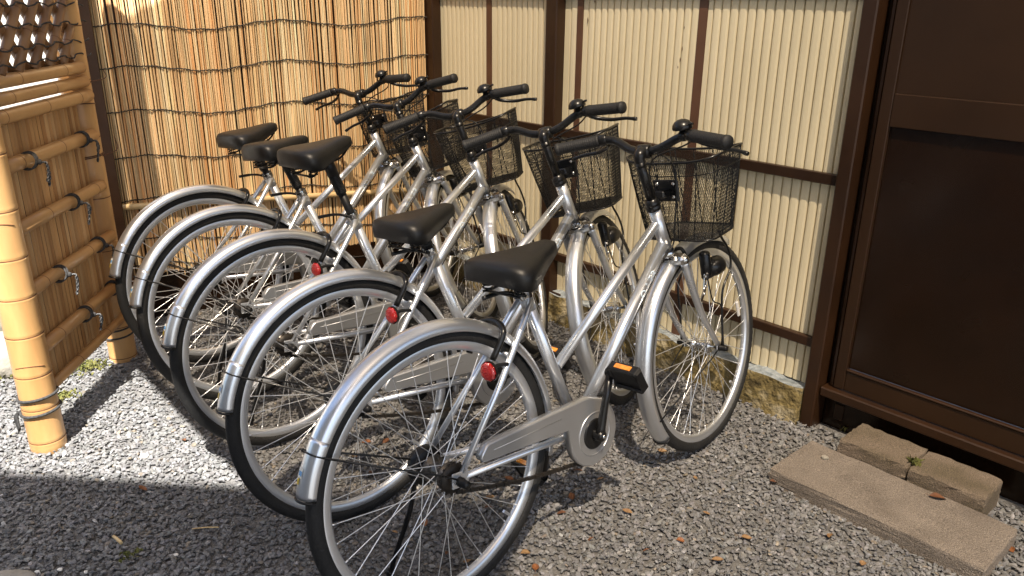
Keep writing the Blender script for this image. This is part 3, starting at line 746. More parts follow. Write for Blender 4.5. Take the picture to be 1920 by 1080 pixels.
    cc = MB().add(V, F, True); cc.add(np.array(V)[2*nO:3*nO], [tuple(range(nO))], False); cc.add(np.array(V)[:nO], [tuple(range(nO))[::-1]], False)
    c3 = vec(C0[0], 0, C0[1])
    cc.lathe([(.0600, -.0683), (.0592, -.0705), (.0572, -.0705), (.0565, -.0683)], c3, Y, 40)   # pressed ring
    for zz in (.366,): cc.tube([vec(.105, -.0685, zz+.004), vec(.33, -.0685, zz-.002)], .0012, 5)
    D['case'] = cc
    D['case_hub'] = MB().lathe([(.0001, -.0725), (.030, -.0722), (.036, -.0715), (.0405, -.0712), (.0415, -.0690), (.0415, -.0680)], c3, Y, 32)
    # ---- chain (lower run)
    ch = MB(); p0 = vec(.005, -.045, RW-.037); p1 = vec(.425, -.045, .2805-.078); L_ = np.linalg.norm(p1-p0); d = nrm(p1-p0); nl = int(L_/.0127)
    for i in range(nl):
        c = p0+d*(i+.5)*L_/nl; c = c-vec(0, 0, .010*math.sin(math.pi*(i+.5)/nl)); w_ = .0085 if i % 2 else .006
        ch.box(c, (.0125, w_, .008), (d, Y, np.cross(d, Y)))
    D['chain'] = ch
    # ---- ring lock on the seat stays
    tq = R_(58); rad = vec(math.cos(tq), 0, math.sin(tq)); c = RH+rad*.338
    pts = [c+rad*(-.062)+Y*.041, c+rad*(-.02)+Y*.046]+[c+rad*(.0+.026*math.sin(t))+Y*.046*math.cos(t) for t in np.linspace(.1, math.pi-.1, 12)]+[c-rad*.02-Y*.046, c+rad*(-.062)-Y*.041]
    lk = MB().tube(bez(pts, 3), .0078, 10); lk.box(c+rad*.00+Y*.05, (.026, .016, .045), (np.cross(rad, Y), Y, rad), 0, .004); D['lock'] = lk
    # ---- rear reflector
    rc = vec(.128, -.046, .548); rax = nrm(vec(-1, -.12, .05))
    D['refl'] = MB().lathe([(.0001, .010), (.012, .0095), (.019, .0075), (.0225, .004), (.0228, 0), (.0001, -.001)], rc, rax, 10, smooth=False)
    D['refl_back'] = MB().lathe([(.0240, .001), (.0240, -.006), (.016, -.010), (.0001, -.010)], rc, rax, 18).tube(bez([rc-rax*.008, rc-rax*.03+vec(0, .0, .006), vec(.188, -.046, .548)], 5), .0045, 6)
    # ---- kickstand (left)
    ks = MB().tube(bez([vec(-.004, .074, RW+.004), vec(-.015, .085, .29), vec(-.030, .105, .20), vec(-.052, .150, .085), vec(-.060, .168, .033)], 6), .0062, 8)
    ks.tube([vec(-.060, .168, .034), vec(-.064, .174, .022)], .0095, 8); ks.box(vec(-.006, .078, .315), (.03, .014, .06), None, 0, .003)
    D['kick'] = ks
    # ---- bottom bracket cable along the down tube
    dd = nrm(BBK-DT0); D['frame_cable'] = MB().tube([DT0+dd*t+vec(.010, -.0085-.0, -.0165) for t in np.linspace(-.02, .52, 14)], .0022, 6)
    # ================= steering group (relative to HT)
    S = {}
    S['rim'] = mesh_rim(FH); S['tyre'] = mesh_tyre(FH); S['spokes'] = mesh_spokes(FH, .024, .024, .019); S['hub'] = mesh_hub(FH, .062, .027, .021, .011)
    for s in (-1, 1):
        nu = S['nut%d' % s] = MB(); nu.lathe([(.0001, s*.086), (.0085, s*.085), (.0095, s*.082), (.0098, s*.066), (.0105, s*.065), (.0105, s*.052)], FH, Y, 12)
    S['wrefl'] = MB().box(FH+vec(.235*math.cos(.25), -.010, .235*math.sin(.25)), (.014, .008, .055), (vec(math.cos(.25), 0, math.sin(.25)), Y, vec(-math.sin(.25), 0, math.cos(.25))), 0, .003)
    fk = MB(); CR = HB-SA*.018
    for s in (-1, 1):
        ax0 = CR+Y*s*.047-SA*.004; k1 = CR+Y*s*.051-SA*.10-FX*.002; k2 = CR+Y*s*.0525-SA*.20+FX*.004; k3 = CR+Y*s*.0545-SA*.262+FX*.016
        fk.tube(bez([ax0, k1, k2, k3, FH+Y*s*.0555+vec(-.004, 0, .012)], 7), np.linspace(.0135, .0078, 29), 12, flat=1.0)
        fk.box(FH+Y*s*.0565+vec(-.001, 0, .004), (.022, .004, .03), None, 0, .0015)
    S['fork'] = fk
    cr = MB().box(CR, (.036, .112, .030), (FX, Y, SA), 0, .008); cr.lathe([(.0195, .012), (.024, .016), (.024, .024), (.021, .029)], CR, SA, 18)
    for s in (-1, 1): cr.sphere(CR+Y*s*.049-SA*.002, .0150, 12, 8)
    S['crown'] = cr
    cp = MB()   # front calliper brake ahead of the crown
    cb = CR+FX*.030
    for s in (-1, 1): cp.tube(bez([cb+SA*.006, cb+Y*s*.028+SA*.016, cb+Y*s*.036-SA*.012, cb+Y*s*.024-SA*.036], 5), .0055, 8); cp.box(cb+Y*s*.020-SA*.036, (.04, .008, .011), (nrm(vec(-.6, 0, .8)), Y, nrm(vec(.8, 0, .6))), 0, .002)
    cp.lathe([(.0001, .022), (.006, .021), (.007, .015), (.007, -.01)], cb, FX, 10); S['caliper'] = cp
    S['fender'] = mesh_fender(FH, R_(62), R_(218), 64); S['tip'] = fender_tip(FH, R_(218.5))
    fs = MB(); t0 = R_(204); e = FH+vec((RW-.001)*math.cos(t0), 0, (RW-.001)*math.sin(t0))
    for s in (-1, 1): fs.tube([FH+Y*s*.060, FH+Y*s*.058+vec(-.05, 0, -.022), e+Y*s*.026], .0024, 6)
    S['fstay'] = fs
    # headset, stem
    S['headset'] = MB().lathe([(.0165, .0), (.021, .001), (.0215, .012), (.0175, .014), (.0205, .017), (.0205, .024), (.016, .028), (.0145, .034), (.012, .034)], HT, SA, 20)
    S['headset2'] = MB().lathe([(.0185, .002), (.022, -.003), (.022, -.010), (.0185, -.014)], HB, SA, 20)
    CL = HT+SA*.1769+vec(.0351, 0, 0)
    sm = MB().tube([HT+SA*.02, HT+SA*.09, HT+SA*.150], [.0128, .0132, .0142], 14)
    sm.tube(bez([HT+SA*.135, HT+SA*.163+FX*.006, CL-FX*.006+SA*.002, CL+FX*.010], 5), [.0150]*5+[.0165]*11, 12)
    sm.lathe([(.0001, -.021), (.015, -.021), (.0185, -.018), (.0190, 0), (.0185, .018), (.015, .021), (.0001, .021)], CL, Y, 18)
    S['stem'] = sm
    def barp(y):
        a = abs(y); sg = 1 if y > 0 else -1
        xs = np.interp(a, [0, .030, .07, .105, .135, .2655], [0, 0, .010, .018, .010, -.0402]); zs = np.interp(a, [0, .03, .06, .10, .135, .2655], [0, 0, .010, .034, .036, .0183])
        return CL+vec(xs, 0, zs)+Y*y
    ys = np.concatenate([np.linspace(-.2655, -.14, 6), [-.12, -.105, -.09, -.075, -.06, -.045, -.03, -.015, 0, .015, .03, .045, .06, .075, .09, .105, .12], np.linspace(.14, .2655, 6)])
    P = np.array([barp(y) for y in ys]); Ps = P.copy()
    for _ in range(2): Ps[1:-1] = (Ps[:-2]+2*Ps[1:-1]+Ps[2:])/4
    S['bar'] = MB().tube(Ps, .0118, 12)
    for nm, s in (('gripR', -1), ('gripL', 1)):
        q0, q1 = barp(s*.152), barp(s*.2655); d = nrm(q1-q0); L_ = np.linalg.norm(q1-q0); prof = [(.0125, -.004), (.0175, -.003), (.0175, .003)]
        for h in np.arange(.006, L_-.012, .006): prof += [(.0158, h), (.0166, h+.0015), (.0166, h+.0042), (.0158, h+.0058)]
        prof += [(.0175, L_-.008), (.0178, L_), (.0165, L_+.004), (.0001, L_+.005)]
        S[nm] = MB().lathe(prof, q0, d, 16)
        b0 = barp(s*.138); lv = MB().lathe([(.0145, -.010), (.0155, -.008), (.0155, .008), (.0145, .010)], b0, d, 14)
        lv.box(b0+vec(.018, s*.004, -.010), (.030, .026, .014), None, 0, .004)
        lv.tube(bez([b0+vec(.026, s*.0, -.014), b0+vec(.040, s*.018, -.026), b0+vec(.046, s*.060, -.040), b0+vec(.040, s*.105, -.046), b0+vec(.034, s*.140, -.056)], 6), np.r_[np.linspace(.0070, .0050, 22), [.0058, .0062, .0055]], 8, flat=1.0)
        S['lever'+nm[-1]] = lv
    be0 = barp(-.112)+vec(0, 0, .010)
    S['bell'] = MB().lathe([(.008, .0), (.010, .006), (.0255, .008), (.0270, .012), (.0255, .020), (.0195, .028), (.010, .033), (.0001, .034)], be0, nrm(vec(-.15, 0, 1)), 20).tube(bez([be0+vec(0, -.012, .018), be0+vec(-.012, -.028, .020), be0+vec(-.014, -.038, .021)], 4), .0035, 6).lathe([(.0135, -.008), (.0145, -.006), (.0145, .006), (.0135, .008)], barp(-.112), Y, 12)
    # cables
    cb_ = MB()
    cb_.tube(bez([barp(-.125)+vec(.03, 0, -.012), CL+vec(.085, -.075, .004), CL+vec(.075, .02, -.03), HT+vec(.050, .035, .06), HB+vec(.055, .02, .03), cb+SA*.03+Y*.02], 8), .0024, 6)
    cb_.tube(bez([barp(.125)+vec(.03, 0, -.012), CL+vec(.08, .07, .0), CL+vec(.08, -.03, -.035), HT+vec(.040, -.050, .05), HT+vec(.04, -.038, -.06), HB+vec(-.005, -.024, .03), HB+vec(-.05, -.018, -.005)], 8), .0024, 6)
    S['cables'] = cb_
    # ---- basket
    def loop(t, n=120):
        xb = .888+(.915-.888)*(1-t); xf = 1.085; wy = .115+(.150-.115)*t; z = .695+.225*t; rc_ = .045
        P = []; segs = []
        xc = (xb+xf)/2; hx = (xf-xb)/2
        per = []
        for (sx, sy, a0) in ((1, 1, 0), (-1, 1, 90), (-1, -1, 180), (1, -1, 270)):
            for a_ in np.linspace(a0, a0+90, 9):
                per.append((xc+sx*(hx-rc_)+rc_*math.cos(R_(a_)), sy*(wy-rc_)+rc_*math.sin(R_(a_))))
        per = np.array(per+[per[0]]); L_ = np.r_[0, np.cumsum(np.linalg.norm(np.diff(per, axis=0), axis=1))]
        u = np.linspace(0, L_[-1], n, endpoint=False); X = np.interp(u, L_, per[:, 0]); Yv = np.interp(u, L_, per[:, 1])
        Z = z+(X-xb)/(xf-xb)*.020
        if t > .6: Z = Z+.016*(t-.6)/.4*np.abs(Yv/wy)**3
        return np.stack([X, Yv, Z], 1)
    nseg = 12; NU = 600; LP = [loop(t, NU) for t in np.linspace(0, 1, nseg+1)]
    NW = 150; shift = 4      # samples of perimeter per height step
    ms = MB()
    for i in range(NW):
        for sg in (1, -1):
            ms.tube([LP[k][(int(i*NU/NW)+sg*shift*k) % NU] for k in range(nseg+1)], .00066, 3, caps=False)
    lo = loop(0, 96); x0, x1 = lo[:, 0].min(), lo[:, 0].max(); y0 = .113
    for sg in (1, -1):
        for c_ in np.arange(-.40, .40, .0085):
            pts = []
            for x in np.linspace(x0, x1, 24):
                y = sg*(x-(x0+x1)/2)*1.0+c_
                if abs(y) < y0-.006: pts.append((x, y, .695+(x-x0)/(x1-x0)*.02))
            if len(pts) > 2: ms.tube([pts[0], pts[-1]], .0008, 3, caps=False)
    S['mesh'] = ms
    fr = MB().tube(LP[-1][::4], .0036, 8, closed=True).tube(LP[0][::4], .0030, 8, closed=True).tube(LP[10][::4], .0016, 6, closed=True)
    S['bframe'] = fr
    rb = MB()
    for i in range(0, NU, NU//14): rb.tube([LP[k][i] for k in range(0, nseg+1, 2)], .0017, 5, caps=False)
    S['ribs'] = rb
    bk_ = MB().box(vec(.882, .0, .845), (.007, .082, .062), (nrm(vec(1, 0, .1)), Y, nrm(vec(-.1, 0, 1))), 0, .003).box(vec(.862, 0, .838), (.04, .030, .022), None, 0, .004); S['bracket'] = bk_
    for y in (-.026, .026):
        for z in (.827, .864): bt = S['bolt%d%d' % (y > 0, z > .84)] = MB(); bt.lathe([(.0001, .005), (.005, .004), (.0055, 0)], vec(.8775, y, z), vec(-1, 0, -.1), 8)
    sy = MB()
    for s in (-1, 1): sy.tube(bez([FH+Y*s*.072+vec(0, 0, .0), FH+Y*s*.072+vec(.0, 0, .10), FH+Y*s*.076+vec(.004, 0, .185), FH+Y*s*.078+vec(.055, 0, .245), FH+Y*s*.078+vec(.045, 0, .30), FH+Y*s*.078+vec(.005, 0, .345), FH+Y*s*.078+vec(-.01, 0, .367)], 6), .0036, 8)
    S['support'] = sy
    # ---- headlamp on the fork's right side
    lc = vec(1.052, -.044, .588)
    lp = MB().lathe([(.0001, -.030), (.012, -.0285), (.021, -.022), (.027, -.012), (.0295, 0), (.0295, .022), (.0285, .030), (.026, .032)], lc, nrm(vec(1, -.05, .05)), 22)
    lp.lathe([(.0001, .036), (.012, .035), (.0165, .030), (.0165, -.036), (.014, -.042), (.0001, -.043)], lc+vec(-.038, .004, .020), nrm(vec(-.12, 0, 1)), 14)
    lp.box(lc+vec(-.030, .002, -.018), (.045, .024, .024), None, 0, .005); S['lamp'] = lp
    S['lens'] = MB().lathe([(.026, .031), (.018, .036), (.0001, .038)], lc, nrm(vec(1, -.05, .05)), 18)
    br = MB().box(lc+vec(-.055, .0, -.035), (.012, .004, .05), (nrm(vec(1, 0, -.2)), Y, nrm(vec(.2, 0, 1))), 0, .001).box(lc+vec(-.075, -.002, -.075), (.012, .004, .055), (nrm(vec(1, 0, -.9)), Y, nrm(vec(.9, 0, 1))), 0, .001)
    for q in ((-.055, -.018), (-.058, -.048), (-.068, -.068), (-.088, -.092)): br.sphere(lc+vec(q[0], -.004, q[1]), .0055, 8, 6)
    S['lampb'] = br
    S['lampw'] = MB().tube(bez([lc+vec(-.035, 0, -.03), lc+vec(-.02, -.006, -.10), FH+vec(.012, -.064, .13), FH+vec(.004, -.070, .05), FH+vec(.0, -.066, .01)], 6), .0022, 6)
    # ================= crank set and saddle
    K = {}
    K['arm'] = MB().tube([vec(0, 0, 0), vec(.02, -.002, 0), vec(.09, -.006, 0), vec(.168, -.010, 0)], [.0155, .0120, .0095, .0105], 10).lathe([(.0001, -.016), (.008, -.016), (.0145, -.012), (.0165, .012)], (0, 0, 0), Y, 14).lathe([(.0001, -.014), (.0115, -.013), (.0115, .008)], (.168, -.008, 0), Y, 12)
    K['bolt'] = MB().lathe([(.0001, -.019), (.0045, -.0185), (.0065, -.016), (.0065, -.010)], (0, 0, 0), Y, 10)
    pd = MB().box((0, -.054, 0), (.052, .080, .018), None, 0, .004)
    for x in (-.030, .030): pd.box((x, -.054, 0), (.012, .090, .030), None, 0, .0035)
    for y in (-.014, -.097): pd.box((0, y, 0), (.064, .010, .024), None, 0, .0035)
    pd.tube([vec(0, .004, 0), vec(0, -.10, 0)], .007, 8); K['pedal'] = pd
    for i_, x in enumerate((-.0362, .0362)): K['prefl%d' % i_] = MB().box((x, -.054, 0), (.004, .050, .014), None, 0, .001)
    # saddle, origin at the nose-top datum: x back from nose, z down
    sec = [(-.222, .046, -.014, .034), (-.217, .082, -.005, .050), (-.206, .104, -.001, .060), (-.190, .111, .000, .064), (-.165, .103, .000, .063), (-.138, .089, -.001, .059), (-.108, .071, -.002, .053), (-.074, .052, -.001, .046), (-.040, .037, .000, .039), (-.016, .027, -.001, .032), (-.004, .016, -.006, .022), (.001, .004, -.011, .010)]
    V = []; na = 18
    for x, w_, zt, h in sec:
        for t in np.linspace(0, math.pi, na):
            cy = math.cos(t); sz = math.sin(t); V.append((x, w_*math.copysign(abs(cy)**.62, cy), zt-h+h*abs(sz)**.42))
        
    ns = len(sec); F = [(i*na+j, i*na+j+1, (i+1)*na+j+1, (i+1)*na+j) for i in range(ns-1) for j in range(na-1)]
    F += [((i+1)*na, (i+1)*na+na-1, i*na+na-1, i*na) for i in range(ns-1)]
    F += [tuple(range(na)), tuple(range((ns-1)*na, ns*na))[::-1]]
    K['saddle'] = MB().add(V, F, True)
    un = MB()
    for s in (-1, 1):
        un.tube([vec(-.178+.012*math.cos(t), s*.055+.012*math.sin(t), -.058-.026*t/(2*math.pi*3)) for t in np.linspace(0, 2*math.pi*3, 48)], .0024, 5)
        un.tube(bez([vec(-.02, s*.010, -.040), vec(-.06, s*.018, -.062), vec(-.13, s*.022, -.070), vec(-.17, s*.050, -.086), vec(-.195, s*.055, -.086)], 5), .0034, 6)
    un.tube([vec(-.185, -.058, -.087), vec(-.185, .058, -.087)], .0032, 6)
    un.box(vec(-.135, 0, -.072), (.036, .056, .026), None, 0, .005); un.tube([vec(-.135, -.036, -.072), vec(-.135, .036, -.072)], .006, 8)
    K['under'] = un
    return D, S, K
D, S, K = build_bike_meshes()
def fin(dct, off=None):
    for k_, q in dct.items():
        if isinstance(q, MB): dct[k_] = q.mesh(k_, off)
        elif off is not None: q.transform(Matrix.Translation(-Vector(off)))
fin(D); fin(S, HT); fin(K)

BIKES = [  # x, y, heading, lean, steer, saddle nose x, saddle z, crank angle
    (-.130, 1.496, 43.5, 6.9, 5.6, .405, .800, 76, 'silver city bicycle with low saddle, next in line to the brown door'),
    (-.402, 1.832, 40.9, 6.9, 27.3, .387, .812, 12, 'silver city bicycle with low saddle, second in line from the brown door'),
    (-.704, 2.217, 42.5, 4.3, 38.5, .317, .943, -35, 'silver city bicycle with the highest raised saddle, middle of the row'),
    (-.918, 2.503, 42.3, 8.4, 35.4, .350, .892, 30, 'silver city bicycle with raised saddle, second in line from the reed screen'),
    (-1.144, 2.812, 44.7, 4.6, 24.0, .360, .890, -60, 'silver city bicycle with raised saddle, parked against the reed screen'),
]
def post_mesh(z_sad, nose_x):
    """seat post from the clamp up to the saddle clamp"""
    top_z = z_sad-.075; t_end = (top_z-LUG[2])/ST[2]; top = LUG+ST*t_end
    mb = MB(); sl_ = min(.115, max(.02, t_end-.03))
    mb.tube([LUG-ST*.05, LUG+ST*(t_end-sl_)], .0132, 14)
    prof = [(.0135, 0), (.0175, .003)]
    for h in np.arange(.006, sl_*.55, .0055): prof += [(.0160, h), (.0175, h+.0015), (.0175, h+.004), (.0160, h+.0052)]
    prof += [(.0180, sl_*.58), (.0180, sl_), (.0125, sl_+.004), (.0001, sl_+.005)]
    mb.lathe(prof, LUG+ST*(t_end-sl_), ST, 16)
    cl = vec(nose_x-.135, 0, z_sad-.073); mb.tube([top-ST*.01, cl], [.016, .014], 10)
    return mb
for bi, (bx_, by_, hd, lean, steer, nosex, sadz, ca, label) in enumerate(BIKES):
    root = empty('bicycle', (bx_, by_, .004)); root.rotation_mode = 'QUATERNION'
    root.rotation_quaternion = Quaternion((0, 0, 1), R_(hd)) @ Quaternion((1, 0, 0), -R_(lean))
    tag(root, label, 'bicycle', 'silver bicycles parked in a row')
    def P_(name, me, mt, parent=None, **k): return obj(name, me, M[mt], parent or root, **k)
    fr = P_('frame', D['frame'], 'paint'); P_('lettering', D['text'], 'decal', fr); P_('seat_clamp', D['clamp'], 'chrome', fr); P_('clamp_lever', D['clamp_lever'], 'blackpaint', fr); P_('frame_cable', D['frame_cable'], 'black', fr)
    wh = P_('wheel', D['r_rim'], 'rim'); wh['label'] = 'rear wheel with silver rim'
    P_('tyre', D['r_tyre'], 'tyre', wh); P_('spokes', D['r_spokes'], 'spoke', wh); P_('hub', D['r_hub'], 'hubm', wh); P_('sprocket', D['sprocket'], 'chain', wh); [P_('axle_nut', D['r_nut%d' % s], 'black', wh) for s in (-1, 1)]
    P_('drum_brake', D['brake'], 'black')
    mg = P_('mudguard', D['r_fender'], 'guard'); P_('mudguard_flap', D['r_flap'], 'guard', mg); P_('edge_trim', D['r_tip'], 'black', mg); P_('mudguard_stay', D['r_stay'], 'blackpaint', mg)
    P_('sticker', D['stk_w'], 'sticker', mg); P_('sticker', D['stk_y'], 'yellow', mg); P_('sticker', D['stk_b'], 'blue', mg)
    cs = P_('chain_case', D['case'], 'case'); P_('chain_case_cap', D['case_hub'], 'black', cs)
    P_('chain', D['chain'], 'chain'); P_('ring_lock', D['lock'], 'blackpaint')
    rfl = P_('rear_reflector', D['refl'], 'red'); P_('reflector_bracket', D['refl_back'], 'black', rfl)
    P_('kickstand', D['kick'], 'blackpaint')
    # cranks and pedals
    for s, ang in ((-1, ca), (1, ca+180)):
        q = Quaternion((0, 1, 0), -R_(ang)); pos = Vector(BBK)+Vector((0, s*.085, 0))
        if s > 0: q = q @ Quaternion((1, 0, 0), math.pi)
        cr = P_('crank', K['arm'], 'blackpaint', loc=pos, quat=q); P_('crank_bolt', K['bolt'], 'chrome', cr)
        pp_ = pos+q @ Vector((.168, -.012, 0)); pq = Quaternion((0, 1, 0), R_(62)) @ (Quaternion((0, 0, 1), math.pi) if s > 0 else Quaternion())
        pe = P_('pedal', K['pedal'], 'black', loc=pp_, quat=pq); P_('pedal_reflector', K['prefl0'], 'orange', pe); P_('pedal_reflector', K['prefl1'], 'orange', pe)
    # saddle and seat post
    sd_ = P_('saddle', K['saddle'], 'vinyl', loc=(nosex, 0, sadz), quat=Quaternion((0, 1, 0), -R_((4.0, 5.0, 6.5, 3.0, 7.0)[bi]))); P_('saddle_springs', K['under'], 'blackpaint', sd_)
    obj('seat_post', post_mesh(sadz, nosex), M['black'], root)
    # steering group turned about the head tube
    sq = Quaternion(Vector(SA), R_(steer)); kw = dict(loc=Vector(HT), quat=sq)
    fk = P_('front_fork', S['fork'], 'paint', **kw); P_('fork_crown', S['crown'], 'chrome', fk); P_('calliper_brake', S['caliper'], 'black', fk)
    wh = P_('wheel', S['rim'], 'rim', **kw); wh['label'] = 'front wheel with silver rim'
    P_('tyre', S['tyre'], 'tyre', wh); P_('spokes', S['spokes'], 'spoke', wh); P_('hub', S['hub'], 'chrome', wh); [P_('axle_nut', S['nut%d' % s], 'black', wh) for s in (-1, 1)]; P_('spoke_reflector', S['wrefl'], 'clear', wh)
    mg = P_('mudguard', S['fender'], 'guard', **kw); P_('edge_trim', S['tip'], 'black', mg); P_('mudguard_stay', S['fstay'], 'blackpaint', mg)
    P_('headset', S['headset'], 'blackpaint', **kw); P_('headset', S['headset2'], 'blackpaint', **kw); P_('stem', S['stem'], 'blackpaint', **kw)
    hb_ = P_('handlebar', S['bar'], 'blackpaint', **kw)
    P_('grip', S['gripR'], 'grip', hb_); P_('grip', S['gripL'], 'grip', hb_); P_('brake_lever', S['leverR'], 'blackpaint', hb_); P_('brake_lever', S['leverL'], 'blackpaint', hb_); P_('bell', S['bell'], 'blackpaint', hb_); P_('brake_cables', S['cables'], 'black', hb_)
    bsk = P_('basket', S['bframe'], 'blackpaint', **kw); P_('wire_mesh', S['mesh'], 'blackpaint', bsk); P_('basket_ribs', S['ribs'], 'blackpaint', bsk); P_('basket_bracket', S['bracket'], 'blackpaint', bsk); [P_('bracket_bolt', S['bolt%d%d' % (a_, b_)], 'chrome', bsk) for a_ in (0, 1) for b_ in (0, 1)]; P_('basket_support', S['support'], 'blackpaint', bsk)
    lm = P_('headlamp', S['lamp'], 'blackpaint', **kw); P_('lens', S['lens'], 'clear', lm); P_('lamp_bracket', S['lampb'], 'chrome', lm); P_('lamp_cable', S['lampw'], 'black', lm)

# ---------------------------------------------------------------- fallen leaves and litter
def leaf_mesh(seed):
    r = np.random.default_rng(seed); V = []; n = 7; L_ = .04; wv = .011*r.uniform(.8, 1.4); c1, c2 = r.uniform(-14, 22), r.uniform(-.5, .5)
    for i in range(n):
        t = i/(n-1); w_ = wv*math.sin(math.pi*min(1, t*.98+.02))**.8
        for s in (-1, -.5, 0, .5, 1): V.append(((t-.5)*L_, s*w_, c1*((t-.5)*L_)**2*.6+abs(s)*w_*.45+c2*s*w_*t))
    F = [(j*5+i, j*5+i+1, j*5+i+6, j*5+i+5) for j in range(n-1) for i in range(4)]
    mb = MB().add(V, F, True); mb.tube([(-.5*L_-.010, .001, .002), (-.5*L_, 0, c1*.25*L_*L_*.6), (0, 0, .0006)], .0005, 4); return mb
M['leafa'] = mat('leaf_brown', (.15, .060, .024), .6, 0, (.09, .035, .016), 60, bump=.2)
M['leafb'] = mat('leaf_orange', (.25, .095, .032), .55, 0, (.16, .060, .022), 60, bump=.2)
M['leafc'] = mat('leaf_tan', (.30, .185, .085), .6, 0, (.20, .11, .05), 60, bump=.2)
LM = [leaf_mesh(i).mesh('leaf') for i in range(9)]
for i, q in enumerate(LM): q.materials.append(M[('leafa', 'leafb', 'leafc')[i % 3]])
lp_ = [(270, 916), (348, 828), (112, 1003), (140, 905), (1212, 1028), (1075, 930), (1345, 1050), (1047, 932), (1055, 962), (915, 955), (922, 930), (1000, 990), (985, 1038), (1110, 1010), (1240, 850), (1260, 862), (1120, 900), (835, 1030), (800, 975), (770, 905), (700, 880), (660, 860), (600, 870), (905, 880), (1300, 900), (1180, 960), (1320, 960), (1440, 950), (1450, 905), (960, 900), (1010, 1060), (1170, 800), (1090, 880), (730, 830), (690, 830), (560, 700), (640, 740), (1270, 1010), (1400, 1010), (1360, 880), (880, 1050), (745, 1000), (1075, 660), (1100, 700), (1000, 640), (980, 690), (1895, 1035), (1905, 1060), (1560, 1000), (1620, 1060)]
for i, (px, py) in enumerate(lp_[::4]+lp_[1::4]+lp_[2::4]):
    p = gnd(px+rng.uniform(-6, 6), py+rng.uniform(-6, 6), .010); me = LM[int(rng.integers(9))]
    o = obj('fallen_leaf', me, None); o.location = (p[0], p[1], .009); s_ = rng.uniform(.45, .85); o.scale = (s_,)*3
    o.rotation_euler = (rng.normal(0, .2), rng.normal(0, .2), rng.uniform(0, 6.28))
    anch = [((-1.2, 1.95), 'in front of the bamboo post'), ((-.13, 1.5), 'under the rear wheel of the bicycle next to the door'), ((.63, 2.2), 'by the front wheel of the bicycle next to the door'), ((.25, 1.85), 'below the chain case of the bicycle next to the door'), ((-.4, 1.85), 'under the second bicycle from the door'), ((-.7, 2.25), 'under the middle bicycle'), ((.85, 1.85), 'beside the concrete slab'), ((.35, 2.45), 'between the front wheels')]
    near = min(anch, key=lambda q: math.dist(q[0], (p[0], p[1])))[1]; cn = {'leaf_brown': 'dark brown', 'leaf_orange': 'orange-brown', 'leaf_tan': 'pale tan'}[me.materials[0].name]
    tag(o, '%s dry leaf %s' % (cn, near), 'leaf', 'dry leaves scattered on the gravel')
lf = obj('fallen_leaf', LM[0], None); p = W(.60, 2.13, .050); lf.location = tuple(p); lf.scale = (1.15,)*3; lf.rotation_euler = (.1, .15, -.2); tag(lf, 'curled brown leaf lying on the concrete slab', 'leaf')
for px, py, L_, an, lab in ((220, 1012, .045, -.7, 'short split bamboo stick on the shaded gravel'), (385, 990, .07, .05, 'thin pale straw lying on the shaded gravel')):
    p = gnd(px, py, .012); d = vec(math.cos(an), math.sin(an), .05)
    tag(obj('stick', MB().tube([p-d*L_/2, p+vec(0, 0, .002), p+d*L_/2], .0045 if L_ < .05 else .0018, 7), M['bamboo_pale'], None), lab, 'stick')
boulder(tuple(gnd(578, 893, .01)), (.028, .018, .014), 12, M['rock'], 'pebble', 'large flat grey pebble under the second bicycle', 'pebble')
boulder(tuple(gnd(270, 855, .006)), (.013, .011, .007), 13, M['plaster'], 'pebble', 'white pebble on the sunlit gravel', 'pebble')
boulder(tuple(W(.91, 2.08, .050)), (.010, .008, .006), 14, M['rock'], 'pebble', 'grey pebble on the concrete slab', 'pebble')

boulder(tuple(gnd(4, 1100, .004)), (.075, .05, .014), 15, M['rock'], 'paving_stone', 'pale flat stone at the edge of the shaded gravel', 'stone')
for i, (px, py) in enumerate(((112, 1068), (70, 1072), (160, 1073), (330, 1040))):
    q_ = boulder(tuple(gnd(px, py, .006)), (.006, .0045, .003), 50+i, M['plaster'], 'pebble', 'tiny white pebble in the shaded gravel', 'pebble'); q_['group'] = 'white pebbles in the shaded gravel'
def on_panel(px, py):
    r_ = ray(px, py); k_ = ((NS-.003)-CAM@wn)/(r_@wn); return CAM+r_*k_
for px, py, L_, w_ in ((1102, 38, .026, .006), (1115, 3, .016, .004), (1283, 52, .012, .003), (1279, 92, .02, .0035), (1275, 112, .018, .003), (1271, 126, .012, .004)):
    c_ = on_panel(px, py); part('dent', MB().add([c_+vec(0, 0, L_/2), c_+wd*w_/2+vec(0, 0, L_*.1), c_-vec(0, 0, L_/2), c_-wd*w_/2-vec(0, 0, L_*.1), c_+wn*.004], [(0, 1, 4), (1, 2, 4), (2, 3, 4), (3, 0, 4), (3, 2, 1, 0)], False), M['batten'], wall)

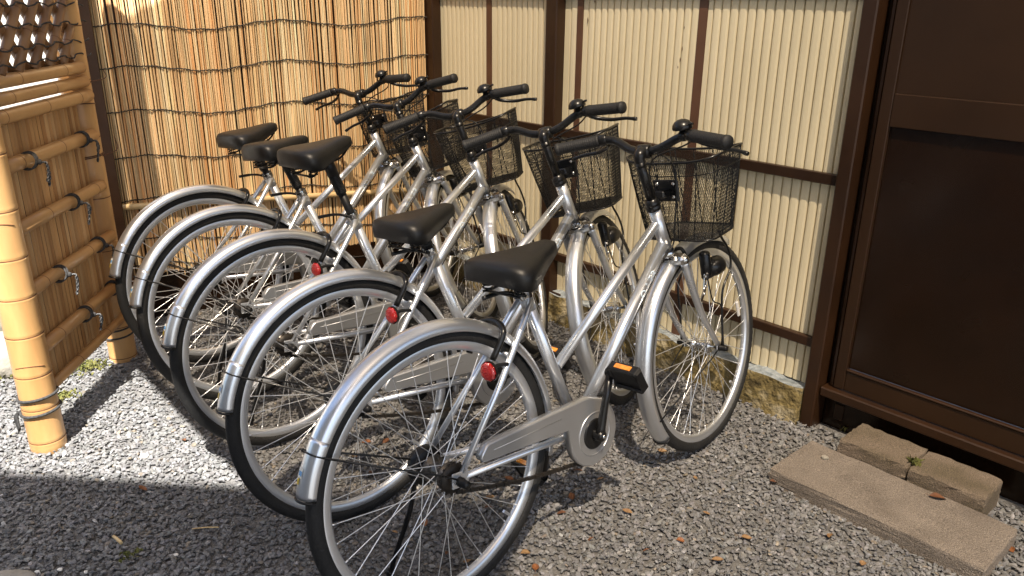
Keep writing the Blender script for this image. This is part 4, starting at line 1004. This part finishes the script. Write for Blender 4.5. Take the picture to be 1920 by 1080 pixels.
# ---------------------------------------------------------------- shelter roof over the bicycles (out of the frame above)
def roof_mat():
    m = bpy.data.materials.new('smoked_polycarbonate'); m.use_nodes = True; t = m.node_tree; N = t.nodes; L = t.links
    for n_ in list(N): N.remove(n_)
    o = N.new('ShaderNodeOutputMaterial'); a = N.new('ShaderNodeBsdfTransparent'); a.inputs[0].default_value = (.32, .28, .23, 1)
    b = N.new('ShaderNodeBsdfTranslucent'); b.inputs[0].default_value = (.6, .5, .38, 1); x = N.new('ShaderNodeMixShader'); x.inputs[0].default_value = .12
    L.new(a.outputs[0], x.inputs[1]); L.new(b.outputs[0], x.inputs[2]); L.new(x.outputs[0], o.inputs[0]); return m
M['roof'] = roof_mat()
shelter = empty('shelter_roof', W(1.9, 2.3, 2.36)); tag(shelter, 'translucent smoked shelter roof above the parked bicycles', 'roof')
nE = .747-2.40/math.tan(SUN_EL)*(sun_to@wn)
_u, _z = on_reed(215, 38, .012); _X = Q(_u, .012, _z); _X = _X-sun_dir*((2.43-_z)/-sun_dir[2]); S_END = float(_X@wd)
V = []; n1, n2 = nE, 2.42; prof = np.linspace(n1, n2, 60)
for s in (-2.2, S_END):
    for i, n in enumerate(prof): V.append(W(s, n, 2.40+.08*(n-n1)/(n2-n1)+.004*(-1)**i))
part('roof_sheet', MB().add(V, [(i, i+1, 60+i+1, 60+i) for i in range(59)], False), M['roof'], shelter)
part('fascia', wbox(MB(), -2.2, S_END, n1-.012, n1+.012, 2.36, 2.43), M['brown'], shelter)

# house behind the camera whose eave shades the foreground
M['render_wall'] = mat('house_render', (.42, .38, .32), .9, 0, (.34, .31, .26), 2, bump=.1)
EZ = 5.2; ey = 1.915-EZ/math.tan(SUN_EL)*sun_to[1]
house = empty('house', (0, ey-2.5, 0)); tag(house, 'rendered house with a wide eave facing the bicycle yard', 'house')
hax = (nrm(vec(1, -.085, 0)), nrm(vec(.085, 1, 0)), vec(0, 0, 1))
xm = -1.1-EZ/math.tan(SUN_EL)*sun_to[0]
part('eave', MB().box(vec(1.45-EZ/math.tan(SUN_EL)*sun_to[0]+4.0, 2.0-EZ/math.tan(SUN_EL)*sun_to[1]-1.6, EZ+.07), (8.0, 3.2, .14)), M['brown'], house)  # unseen second eave slab, added to shade the gravel on the right
part('wall', MB().box(vec(xm, ey-1.0-2.0, EZ/2)-hax[0]*5.5, (12, 4.0, EZ), hax), M['render_wall'], house)
xe = .02-EZ/math.tan(SUN_EL)*sun_to[0]
part('eave', MB().box(vec(xe, ey, EZ+.07)-hax[0]*6.0-hax[1]*1.5-hax[0]*0-vec(0, .085*(xe+1.1), 0), (12, 3.0, .14), hax), M['brown'], house)
